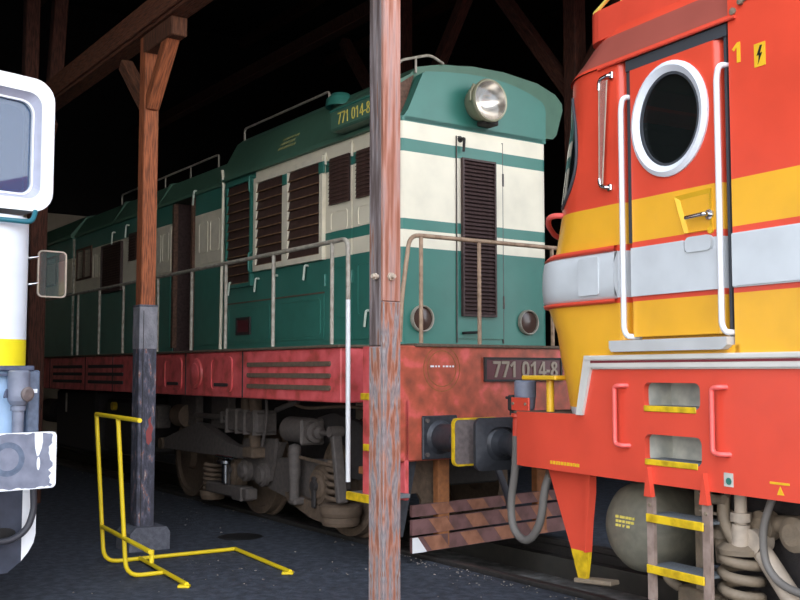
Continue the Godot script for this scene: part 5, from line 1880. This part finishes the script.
	while z < 0.68:
		var l := rn.randf_range(0.012, 0.03)
		mb.bb(Vector3(RX0 - 0.0125, 0.968, z), Vector3(RX0 - 0.010, 0.99, z + l))
		z += l + 0.008
	add(sk, "stencil", mb.done(), M.yellow).set_meta("kind", "stuff")
	mb = MB.new()
	flank(mb, zrect(1.91, 0.965, 1.975, 1.04), RX0 - 0.01, 0.003)
	add(sk, "inspection_tag", mb.done(), M.recess)
	mb = MB.new()
	mb.lathe(Vector3(RX0 - 0.012, 0.995, 1.945), Vector3(-1, 0, 0), [Vector2(0.02, 0), Vector2(0.02, 0.003), Vector2(0, 0.003)], 12)
	add(sk, "tag_stamp", mb.done(), M.green)
	mb = MB.new()
	flank(mb, zrect(2.22, 1.008, 2.345, 1.02), RX0 - 0.01, 0.002)
	flank(mb, [Vector2(2.265, 0.955), Vector2(2.31, 0.955), Vector2(2.285, 1.0)], RX0 - 0.01, 0.002)
	add(sk, "lifting_mark", mb.done(), M.yellow)
	# fittings on the front deck
	mb = MB.new()
	mb.bb(Vector3(-1.33, 1.535, -0.05), Vector3(-1.17, 1.568, 0.34), 0.008)
	var ys := add(t, "yellow_step", mb.done(), M.yellow)
	mb = MB.new()
	mb.cyl(Vector3(-1.25, 1.31, 0.185), Vector3(-1.25, 1.54, 0.185), 0.028, -1, 14)
	add(ys, "step_post", mb.done(), M.yellow)
	mb = MB.new()
	mb.lathe(Vector3(-1.18, 1.33, -0.20), Y3, [Vector2(0.05, -0.05), Vector2(0.07, 0.0), Vector2(0.075, 0.06), Vector2(0.082, 0.08), Vector2(0.082, 0.19), Vector2(0.07, 0.2), Vector2(0, 0.2)], 22)
	var sk2 := add(t, "cable_socket", mb.done(), M.loco_grey)
	mb = MB.new()
	mb.bb(Vector3(-1.30, 1.31, -0.215), Vector3(-1.285, 1.405, -0.005), 0.003)
	add(sk2, "mounting_plate", mb.done(), M.red)
	for zz in [-0.19, -0.04]:
		mb = MB.new()
		mb.lathe(Vector3(-1.30, 1.36, zz), Vector3(-1, 0, 0), [Vector2(0.013, 0), Vector2(0.012, 0.008), Vector2(0, 0.009)], 6)
		add(sk2, "bolt", mb.done(), M.gear)
	mb = MB.new()
	mb.box(Vector3(-1.22, 1.36, -0.31), Vector3(0.06, 0.12, 0.06), 0.012)
	mb.cyl(Vector3(-1.22, 1.27, -0.31), Vector3(-1.22, 1.4, -0.31), 0.022, -1, 10)
	mb.bar(Vector3(-1.24, 1.40, -0.36), Vector3(-1.24, 1.39, -0.26), 0.02, 0.02, 0.004)
	add(t, "brake_cock", mb.done(), M.iron_dark)

func build_red_gear(t: Node3D):
	# buffers, heads all but touching those of the green locomotive
	var mb: MB
	for bx in [-1.10, 0.70]:
		mb = MB.new()
		mb.lathe(Vector3(bx, 1.035, -0.05), Vector3(0, 0, -1), [Vector2(0.16, 0), Vector2(0.16, 0.05), Vector2(0.12, 0.07), Vector2(0.115, 0.34), Vector2(0.09, 0.36), Vector2(0.085, 0.50), Vector2(0.11, 0.56), Vector2(0.15, 0.585), Vector2(0, 0.585)], 26)
		var bf := add(t, "buffer", mb.done(), M.buffer)
		mb = MB.new()
		mb.prism(rrect(bx - 0.235, 0.825, bx + 0.235, 1.235, 0.06, 6), Vector3(0, 0, -0.635), X3, Y3, Vector3(0, 0, -0.03))
		mb.ring(rrect(bx - 0.235, 0.825, bx + 0.235, 1.235, 0.06, 6), rrect(bx - 0.15, 0.90, bx + 0.15, 1.16, 0.11, 6), Vector3(0, 0, -0.64), X3, Y3, Vector3(0, 0, 0.006), Vector3(0, 0, 0.03))
		add(bf, "head", mb.done(), M.buffer)
	# brake hose looping down from the beam
	mb = MB.new()
	mb.tube(smooth([Vector3(-1.25, 1.12, -0.225), Vector3(-1.25, 0.865, -0.242), Vector3(-1.25, 0.64, -0.29), Vector3(-1.25, 0.457, -0.272), Vector3(-1.25, 0.372, -0.163), Vector3(-1.25, 0.40, -0.043), Vector3(-1.25, 0.537, 0.06), Vector3(-1.25, 0.754, 0.112), Vector3(-1.22, 0.86, 0.127)]), 0.030, 10)
	var bh := add(t, "brake_hose", mb.done(), M.rubber)
	mb = MB.new()
	mb.cyl(Vector3(-1.25, 1.285, -0.212), Vector3(-1.25, 1.11, -0.226), 0.03, 0.027, 12)
	mb.lathe(Vector3(-1.25, 1.25, -0.215), Y3, [Vector2(0.03, 0), Vector2(0.042, 0.01), Vector2(0.042, 0.035), Vector2(0, 0.04)], 12)
	add(bh, "hose_end", mb.done(), M.red)
	mb = MB.new()
	mb.cyl(Vector3(-1.22, 0.84, 0.127), Vector3(-1.2, 0.94, 0.13), 0.034, -1, 10)
	add(bh, "coupling", mb.done(), M.iron_brown)
	# guard plate
	mb = MB.new()
	flank(mb, [Vector2(0.21, 0.93), Vector2(0.69, 0.93), Vector2(0.685, 0.80), Vector2(0.655, 0.6), Vector2(0.635, 0.40), Vector2(0.455, 0.40)], -1.27, 0.03)
	flank(mb, [Vector2(0.69, 0.93), Vector2(0.66, 0.93), Vector2(0.62, 0.40), Vector2(0.635, 0.40), Vector2(0.655, 0.6), Vector2(0.685, 0.80)], -1.30, 0.03)
	var gp_ := add(t, "rail_guard", mb.done(), M.red)
	mb = MB.new()
	flank(mb, [Vector2(0.455, 0.40), Vector2(0.635, 0.40), Vector2(0.60, 0.205), Vector2(0.53, 0.205)], -1.27, 0.03)
	add(gp_, "guard_tip", mb.done(), M.step_yellow)
	mb = MB.new()
	mb.bar(Vector3(-1.28, 0.2, 0.50), Vector3(-1.22, 0.22, 0.80), 0.1, 0.03, 0.006)
	add(gp_, "guard_foot", mb.done(), M.gear)
	# air tank
	mb = MB.new()
	mb.lathe(Vector3(-0.4, 0.575, 0.855), Vector3(-1, 0, 0), [Vector2(0, 0), Vector2(0.295, 0.0), Vector2(0.295, 0.62), Vector2(0.28, 0.68), Vector2(0.23, 0.74), Vector2(0.14, 0.785), Vector2(0.0, 0.80)], 36, true)
	var tk := add(t, "air_tank", mb.done(), M.tank)
	mb = MB.new()
	var rn := RandomNumberGenerator.new()
	rn.seed = 9
	for row in 3:
		var z := 0.80
		while z < 0.97 - (0.0 if row < 2 else 0.05):
			var l := rn.randf_range(0.012, 0.026)
			mb.box(Vector3(-1.192, 0.65 - row * 0.028, z), Vector3(0.012, 0.016, l), 0.0, Basis.from_euler(Vector3(0, 0.22, 0)))
			z += l + 0.01
	add(tk, "stencil", mb.done(), M.yellow_text).set_meta("kind", "stuff")
	mb = MB.new()
	mb.tube(smooth([Vector3(-1.0, 0.34, 1.02), Vector3(-1.0, 0.27, 1.06), Vector3(-0.95, 0.22, 1.1)]), 0.03, 8)
	add(tk, "drain_cock", mb.done(), M.gear)
	# ladder of two treads
	for z in [1.345, 1.785]:
		mb = MB.new()
		mb.prism([Vector2(-0.028, 0.24), Vector2(0.028, 0.24), Vector2(0.028, 0.85), Vector2(-0.028, 0.85)], Vector3(RX0 + 0.0, 0, z), Z3, Y3, Vector3(-0.025, 0, 0))
		var rl := add(t, "ladder_rail", mb.done(), M.ladder)
		mb = MB.new()
		mb.prism([Vector2(-0.03, 0.85), Vector2(0.03, 0.85), Vector2(0.016, 0.95), Vector2(0.004, 1.025), Vector2(-0.014, 0.95)], Vector3(RX0 - 0.011, 0, z), Z3, Y3, Vector3(-0.035, 0, 0))
		add(rl, "rail_top", mb.done(), M.red)
		for y in [0.80, 0.88]:
			mb = MB.new()
			mb.lathe(Vector3(RX0 - 0.025, y, z), Vector3(-1, 0, 0), [Vector2(0.012, 0), Vector2(0.011, 0.008), Vector2(0, 0.009)], 6)
			add(rl, "bolt", mb.done(), M.gear)
	for y in [0.735, 0.435]:
		mb = MB.new()
		mb.bb(Vector3(RX0 - 0.03, y - 0.005, 1.325), Vector3(RX0 + 0.16, y + 0.012, 1.775), 0.003)
		var td := add(t, "ladder_tread", mb.done(), M.tread)
		mb = MB.new()
		mb.bb(Vector3(RX0 - 0.042, y - 0.035, 1.325), Vector3(RX0 - 0.03, y + 0.014, 1.775), 0.003)
		add(td, "tread_edge", mb.done(), M.step_yellow)
	# bogie gear at the right edge
	mb = MB.new()
	mb.bb(Vector3(-1.0, 0.2, 1.5), Vector3(0.7, 0.9, 8.0))
	mb.bb(Vector3(-0.5, 0.3, 0.3), Vector3(0.2, 0.9, 1.5))
	add(t, "bogie_centre", mb.done(), M.iron_dark)
	wheel(t, -0.95, 2.75, 0.6, 0.02, -1.0)
	wheel(t, 0.55, 2.75, 0.6, 0.02, 1.0)
	mb = MB.new()
	coil(mb, Vector3(-1.2, 0.14, 1.83), 0.44, 0.105, 0.03, 5.0)
	var cs := add(t, "coil_spring", mb.done(), M.gear)
	mb = MB.new()
	mb.lathe(Vector3(-1.2, 0.05, 1.83), Y3, [Vector2(0, 0), Vector2(0.16, 0), Vector2(0.17, 0.05), Vector2(0.17, 0.11), Vector2(0.15, 0.13), Vector2(0, 0.13)], 24)
	add(cs, "spring_seat", mb.done(), M.gear)
	mb = MB.new()
	mb.lathe(Vector3(-1.2, 0.57, 1.83), Y3, [Vector2(0, 0), Vector2(0.13, 0), Vector2(0.135, 0.03), Vector2(0.09, 0.06), Vector2(0, 0.06)], 24)
	add(cs, "spring_seat", mb.done(), M.gear)
	mb = MB.new()
	mb.cyl(Vector3(-1.24, 0.57, 1.86), Vector3(-1.24, 0.74, 1.87), 0.055, 0.05, 16)
	mb.cyl(Vector3(-1.24, 0.74, 1.87), Vector3(-1.24, 0.95, 1.87), 0.035, -1, 14)
	var dm := add(t, "damper", mb.done(), M.gear_light)
	mb = MB.new()
	mb.lathe(Vector3(-1.24, 0.755, 1.87), Y3, [Vector2(0, 0), Vector2(0.062, 0), Vector2(0.062, 0.05), Vector2(0, 0.05)], 6)
	add(dm, "hex_nut", mb.done(), M.gear_light)
	mb = MB.new()
	mb.tube(smooth([Vector3(-1.25, 0.87, 1.76), Vector3(-1.27, 0.80, 1.77), Vector3(-1.27, 0.72, 1.79), Vector3(-1.25, 0.62, 1.85)]), 0.036, 10)
	mb.cyl(Vector3(-1.28, 0.86, 1.68), Vector3(-1.28, 0.87, 1.79), 0.028, -1, 10)
	add(t, "link_arm", mb.done(), M.gear)
	mb = MB.new()
	mb.tube([Vector3(-1.24, 0.80, 1.77), Vector3(-1.22, 0.68, 1.70), Vector3(-1.2, 0.5, 1.70)], 0.04, 10)
	mb.lathe(Vector3(-1.22, 0.64, 1.70), Y3, [Vector2(0, 0), Vector2(0.055, 0), Vector2(0.055, 0.05), Vector2(0, 0.05)], 14)
	add(t, "link_arm", mb.done(), M.gear)
	for y in [0.89, 0.79]:
		mb = MB.new()
		mb.cyl(Vector3(-1.3, y, 1.62), Vector3(-1.28, y - 0.01, 1.78), 0.01, -1, 8)
		add(t, "thin_pipe", mb.done(), M.gear)
	mb = MB.new()
	mb.cyl(Vector3(-1.18, 0.63, 1.93), Vector3(-1.14, 0.22, 2.25), 0.055, 0.06, 16)
	mb.lathe(Vector3(-1.18, 0.65, 1.93), Vector3(-1, 0, 0), [Vector2(0.0, -0.06), Vector2(0.07, -0.06), Vector2(0.07, 0.06), Vector2(0.0, 0.06)], 16)
	add(t, "inclined_damper", mb.done(), M.gear_light)
	mb = MB.new()
	mb.lathe(Vector3(-1.08, 0.73, 1.93), Vector3(-1, 0, 0), [Vector2(0, 0), Vector2(0.09, 0), Vector2(0.085, 0.08), Vector2(0.05, 0.1), Vector2(0, 0.1)], 20)
	mb.cyl(Vector3(-1.1, 0.74, 1.93), Vector3(-1.1, 0.77, 2.25), 0.05, -1, 12)
	add(t, "torque_link", mb.done(), M.gear)
	mb = MB.new()
	mb.lathe(Vector3(-1.1, 0.72, 2.19), Vector3(-1, 0, 0), [Vector2(0, 0), Vector2(0.10, 0), Vector2(0.095, 0.1), Vector2(0.06, 0.12), Vector2(0, 0.12)], 20)
	add(t, "torque_link", mb.done(), M.gear)
	mb = MB.new()
	mb.tube(smooth([Vector3(-1.15, 0.95, 2.05), Vector3(-1.2, 0.863, 2.04), Vector3(-1.22, 0.723, 2.008), Vector3(-1.22, 0.561, 2.017), Vector3(-1.22, 0.466, 2.094), Vector3(-1.22, 0.426, 2.222), Vector3(-1.22, 0.42, 2.4)]), 0.022, 10)
	add(t, "sand_hose", mb.done(), M.rubber)
	for z in [1.42, 1.56]:
		mb = MB.new()
		mb.tube(smooth([Vector3(-1.0, 0.95, z), Vector3(-1.03, 0.7, z + 0.02), Vector3(-1.02, 0.4, z - 0.02), Vector3(-1.0, 0.15, z + 0.05)]), 0.018, 8)
		add(t, "thin_pipe", mb.done(), M.gear)
	mb = MB.new()
	mb.bb(Vector3(-1.12, 0.18, 1.25), Vector3(-0.95, 0.28, 1.8), 0.01)
	mb.bb(Vector3(-1.1, 0.0 + 0.03, 1.38), Vector3(-1.02, 0.9, 1.44), 0.01)
	add(t, "sand_bracket", mb.done(), M.gear)

# ---------------------------------------------------------------- white and blue locomotive at the left edge
func build_blue():
	var t := thing("railcar", "white rail vehicle with a yellow stripe and framed windscreen, cut by the left edge", "locomotive", BLUE_AT, BLUE_TURN)
	var W := 1.27
	var r := 0.25
	var rows := [[1.635, 1.816, rgb(246, 226, 40)], [1.816, 2.66, rgb(238, 243, 250)]]
	var mb := MB.new()
	for b in rows:
		mb.paint(b[2])
		var path := [[-W, -6.0, -1.0, 0.0]]
		for k in 9:
			var a := PI * 0.5 * k / 8.0
			path.append([-W + r - cos(a) * r, -r + sin(a) * r, -cos(a), sin(a)])
		for k in 9:
			var a := PI * 0.5 * k / 8.0
			path.append([W - r + sin(a) * r, -r + cos(a) * r, sin(a), cos(a)])
		path.append([W, -6.0, 1.0, 0.0])
		for i in path.size() - 1:
			var p = path[i]
			var q = path[i + 1]
			var n0 := Vector3(p[2], 0, p[3])
			var n1 := Vector3(q[2], 0, q[3])
			mb.tri(Vector3(p[0], b[0], p[1]), Vector3(q[0], b[0], q[1]), Vector3(q[0], b[1], q[1]), n0, n1, n1)
			mb.tri(Vector3(p[0], b[0], p[1]), Vector3(q[0], b[1], q[1]), Vector3(p[0], b[1], p[1]), n0, n1, n0)
	add(t, "body_shell", mb.done(), M.loco_body)
	# cab top behind the windscreen frames
	mb = MB.new()
	mb.paint(rgb(238, 243, 250))
	mb.bb(Vector3(-1.25, 2.66, -6.0), Vector3(1.25, 3.56, -0.24), 0.02)
	mb.prism([Vector2(-1.25, 3.55), Vector2(-1.0, 3.6), Vector2(0, 3.64), Vector2(1.0, 3.6), Vector2(1.25, 3.55)], Vector3(0, 0, -6.0), X3, Y3, Vector3(0, 0, 5.7))
	add(t, "cab_top", mb.done(), M.loco_body)
	# windscreens: white frame, sloping reveal, rubber, glass
	for s in [-1.0, 1.0]:
		var A := []
		var B := []
		var C := []
		var D := []
		var shapes := [[A, 0.08, 1.352, 2.70, 3.67, 0.14], [B, 0.165, 1.262, 2.785, 3.565, 0.09], [C, 0.20, 1.237, 2.815, 3.525, 0.09], [D, 0.215, 1.222, 2.83, 3.51, 0.08]]
		for q in shapes:
			for p in rrect(q[1], q[3], q[2], q[4], q[5], 6):
				var y: float = p.y - (0.05 * maxf(0.0, (p.x - 0.7) / 0.65) if p.y > 3.2 else 0.0)
				q[0].append(Vector2(p.x * s, y))
		mb = MB.new()
		mb.ring(A, B, Vector3(0, 0, -0.24), X3, Y3, Vector3(0, 0, 0.24))
		var fr := add(t, "windscreen_frame", mb.done(), M.loco_white)
		mb = MB.new()
		for i in B.size():
			var j: int = (i + 1) % B.size()
			var b0 := Vector3(B[i].x, B[i].y, -0.01)
			var b1 := Vector3(B[j].x, B[j].y, -0.01)
			var c1 := Vector3(C[j].x, C[j].y, -0.08)
			var c0 := Vector3(C[i].x, C[i].y, -0.08)
			mb.face([b0, b1, c1, c0], Vector3(0, 0, 1))
		add(fr, "reveal", mb.done(), M.loco_lilac)
		mb = MB.new()
		mb.ring(C, D, Vector3(0, 0, -0.10), X3, Y3, Vector3(0, 0, 0.03))
		add(fr, "bright_strip", mb.done(), M.ring_white)
		mb = MB.new()
		mb.prism(D, Vector3(0, 0, -0.105), X3, Y3, Vector3(0, 0, 0.006))
		add(fr, "windscreen_glass", mb.done(), M.window_sky_tint)
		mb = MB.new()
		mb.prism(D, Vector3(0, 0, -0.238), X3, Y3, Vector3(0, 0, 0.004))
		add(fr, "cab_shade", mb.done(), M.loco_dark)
		mb = MB.new()
		mb.tube(rp([Vector3(s * 0.4, 2.66, -0.02), Vector3(s * 0.4, 2.615, 0.05), Vector3(s * 1.19, 2.615, 0.05), Vector3(s * 1.23, 2.70, 0.0)], 0.05), 0.018, 8)
		add(t, "grab_rail", mb.done(), M.teal)
	# wind deflector pane on the right flank
	mb = MB.new()
	mb.prism(rrect(1.385, 2.14, 1.585, 2.465, 0.03), Vector3(0, 0, -0.303), X3, Y3, Vector3(0, 0, 0.006))
	var pn := add(t, "wind_deflector", mb.done(), M.pane)
	mb = MB.new()
	mb.ring(rrect(1.377, 2.132, 1.593, 2.473, 0.035), rrect(1.387, 2.142, 1.583, 2.463, 0.028), Vector3(0, 0, -0.307), X3, Y3, Vector3(0, 0, 0.014))
	add(pn, "pane_rim", mb.done(), M.gear_light)
	for y in [2.21, 2.4]:
		mb = MB.new()
		mb.tube(rp([Vector3(1.26, y, -0.34), Vector3(1.33, y + 0.01, -0.30), Vector3(1.38, y + 0.02, -0.30)], 0.03), 0.012, 8)
		add(pn, "bracket", mb.done(), M.chrome)
	# underframe
	mb = MB.new()
	mb.bb(Vector3(-1.2, 0.95, -6.0), Vector3(1.2, 1.615, -0.05), 0.01)
	add(t, "underframe", mb.done(), M.loco_blue)
	mb = MB.new()
	mb.bb(Vector3(-1.25, 1.60, -6.0), Vector3(1.25, 1.636, 0.01), 0.008)
	add(t, "sill", mb.done(), M.loco_dark)
	mb = MB.new()
	mb.bb(Vector3(1.207, 0.95, -0.3), Vector3(1.295, 1.605, 0.0), 0.01)
	var cb := add(t, "corner_box", mb.done(), M.loco_slate)
	mb = MB.new()
	mb.bb(Vector3(1.235, 1.45, 0.0), Vector3(1.275, 1.477, 0.003))
	add(cb, "label", mb.done(), M.loco_white)
	# multiple unit socket on a pipe
	mb = MB.new()
	mb.lathe(Vector3(1.135, 1.37, 0.03), Y3, [Vector2(0, 0), Vector2(0.05, 0), Vector2(0.068, 0.03), Vector2(0.072, 0.06), Vector2(0.072, 0.225), Vector2(0.06, 0.235), Vector2(0, 0.235)], 22)
	var so := add(t, "cable_socket", mb.done(), M.loco_grey)
	mb = MB.new()
	mb.lathe(Vector3(1.17, 1.445, 0.09), Vector3(0.3, 0, 1), [Vector2(0.05, -0.02), Vector2(0.05, 0.01), Vector2(0.035, 0.016), Vector2(0.0, 0.016)], 18)
	add(so, "cap", mb.done(), M.buffer_face)
	mb = MB.new()
	mb.cyl(Vector3(1.135, 1.16, 0.03), Vector3(1.135, 1.37, 0.03), 0.036, 0.04, 16)
	mb.lathe(Vector3(1.135, 1.335, 0.03), Y3, [Vector2(0, 0), Vector2(0.05, 0), Vector2(0.05, 0.03), Vector2(0, 0.03)], 16)
	add(so, "neck", mb.done(), M.loco_grey)
	mb = MB.new()
	mb.bar(Vector3(1.09, 1.45, 0.0), Vector3(1.05, 1.45, 0.03), 0.012, 0.06, 0.004)
	mb.bar(Vector3(1.05, 1.47, 0.03), Vector3(1.04, 1.42, 0.03), 0.014, 0.014, 0.004)
	add(so, "latch", mb.done(), M.loco_dark)
	mb = MB.new()
	mb.bar(Vector3(0.6, 1.56, 0.0), Vector3(1.08, 1.575, 0.0), 0.02, 0.02, 0.004)
	add(t, "conduit", mb.done(), M.loco_dark)
	# buffers with chipped white edges
	for s in [-0.857, 0.857]:
		mb = MB.new()
		mb.lathe(Vector3(s, 1.045, -0.05), Z3, [Vector2(0.16, 0), Vector2(0.15, 0.06), Vector2(0.12, 0.08), Vector2(0.115, 0.35), Vector2(0.09, 0.36), Vector2(0.085, 0.60), Vector2(0, 0.6)], 24)
		var bf := add(t, "buffer", mb.done(), M.loco_dark)
		mb = MB.new()
		mb.prism(rrect(s - 0.305, 0.87, s + 0.305, 1.218, 0.03, 5), Vector3(0, 0, 0.555), X3, Y3, Vector3(0, 0, 0.04))
		add(bf, "head", mb.done(), M.loco_grey)
		# worn white paint along the rim and a run down the face
		var o := []
		var n := []
		var rg := RandomNumberGenerator.new()
		rg.seed = 31
		for p in subdivide(rrect(s - 0.306, 0.869, s + 0.306, 1.219, 0.03, 5)):
			o.append(p)
			var c := Vector2(s, 1.045)
			var k := rg.randf_range(0.004, 0.012) if absf(p.y - 1.045) > 0.16 and p.x < s + 0.2 else rg.randf_range(0.02, 0.05)
			n.append(Vector2(clampf(p.x, s - 0.306 + k, s + 0.306 - k), clampf(p.y, 0.869 + rg.randf_range(0.003, 0.016), 1.219 - rg.randf_range(0.003, 0.012))))
		mb = MB.new()
		mb.ring(o, n, Vector3(0, 0, 0.554), X3, Y3, Vector3(0, 0, 0.0425))
		add(bf, "worn_white_rim", mb.done(), M.loco_white)
		mb = MB.new()
		var q: float = s + 0.19
		mb.prism([Vector2(q - 0.025, 1.215), Vector2(q + 0.025, 1.215), Vector2(q + 0.028, 1.16), Vector2(q + 0.02, 1.115), Vector2(q + 0.005, 1.075), Vector2(q - 0.008, 1.07), Vector2(q - 0.02, 1.12), Vector2(q - 0.024, 1.17)], Vector3(0, 0, 0.594), X3, Y3, Vector3(0, 0, 0.0025))
		mb.prism(oval(q + 0.002, 1.025, 0.011, 0.042, 12), Vector3(0, 0, 0.594), X3, Y3, Vector3(0, 0, 0.0025))
		add(bf, "paint_run", mb.done(), M.loco_white)
		mb = MB.new()
		mb.ring(oval(s, 1.06, 0.105, 0.105, 28), oval(s, 1.06, 0.07, 0.07, 28), Vector3(0, 0, 0.594), X3, Y3, Vector3(0, 0, 0.002))
		add(bf, "contact_ring", mb.done(), M.loco_slate)
	# plough
	mb = MB.new()
	mb.prism([Vector2(-1.2, 0.95), Vector2(1.192, 0.95), Vector2(1.192, 0.325), Vector2(1.1, 0.258), Vector2(-1.1, 0.258), Vector2(-1.2, 0.33)], Vector3(0, 0, -0.03), X3, Y3, Vector3(0, 0, 0.03))
	var pg := add(t, "plough", mb.done(), M.loco_plough)
	mb = MB.new()
	mb.prism([Vector2(1.192, 0.95), Vector2(1.288, 0.95), Vector2(1.288, 0.50), Vector2(1.275, 0.44), Vector2(1.24, 0.38), Vector2(1.192, 0.325)], Vector3(0, 0, -0.03), X3, Y3, Vector3(0, 0, 0.03))
	add(pg, "white_edge", mb.done(), M.loco_white)
	mb = MB.new()
	mb.prism(oval(1.05, 0.52, 0.1, 0.04, 20), Vector3(0, 0, 0.0), X3, Y3, Vector3(0, 0, 0.004))
	add(pg, "hose_slot", mb.done(), M.black)
	mb = MB.new()
	mb.tube(smooth([Vector3(1.215, 0.92, 0.10), Vector3(1.225, 0.78, 0.10), Vector3(1.225, 0.66, 0.10), Vector3(1.18, 0.55, 0.10), Vector3(1.08, 0.49, 0.10), Vector3(0.95, 0.49, 0.10), Vector3(0.8, 0.52, 0.08)]), 0.022, 10)
	add(t, "brake_hose", mb.done(), M.rubber_dark)
	for z in [-1.8, -4.2]:
		wheel(t, -0.75, z, 0.46, 0.032, -1.0)
		wheel(t, 0.75, z, 0.46, 0.032, 1.0)

func subdivide(loop: Array) -> Array:
	var out := []
	for i in loop.size():
		var a: Vector2 = loop[i]
		var b: Vector2 = loop[(i + 1) % loop.size()]
		var n := maxi(1, int(a.distance_to(b) / 0.02))
		for k in n:
			out.append(a.lerp(b, float(k) / n))
	return out
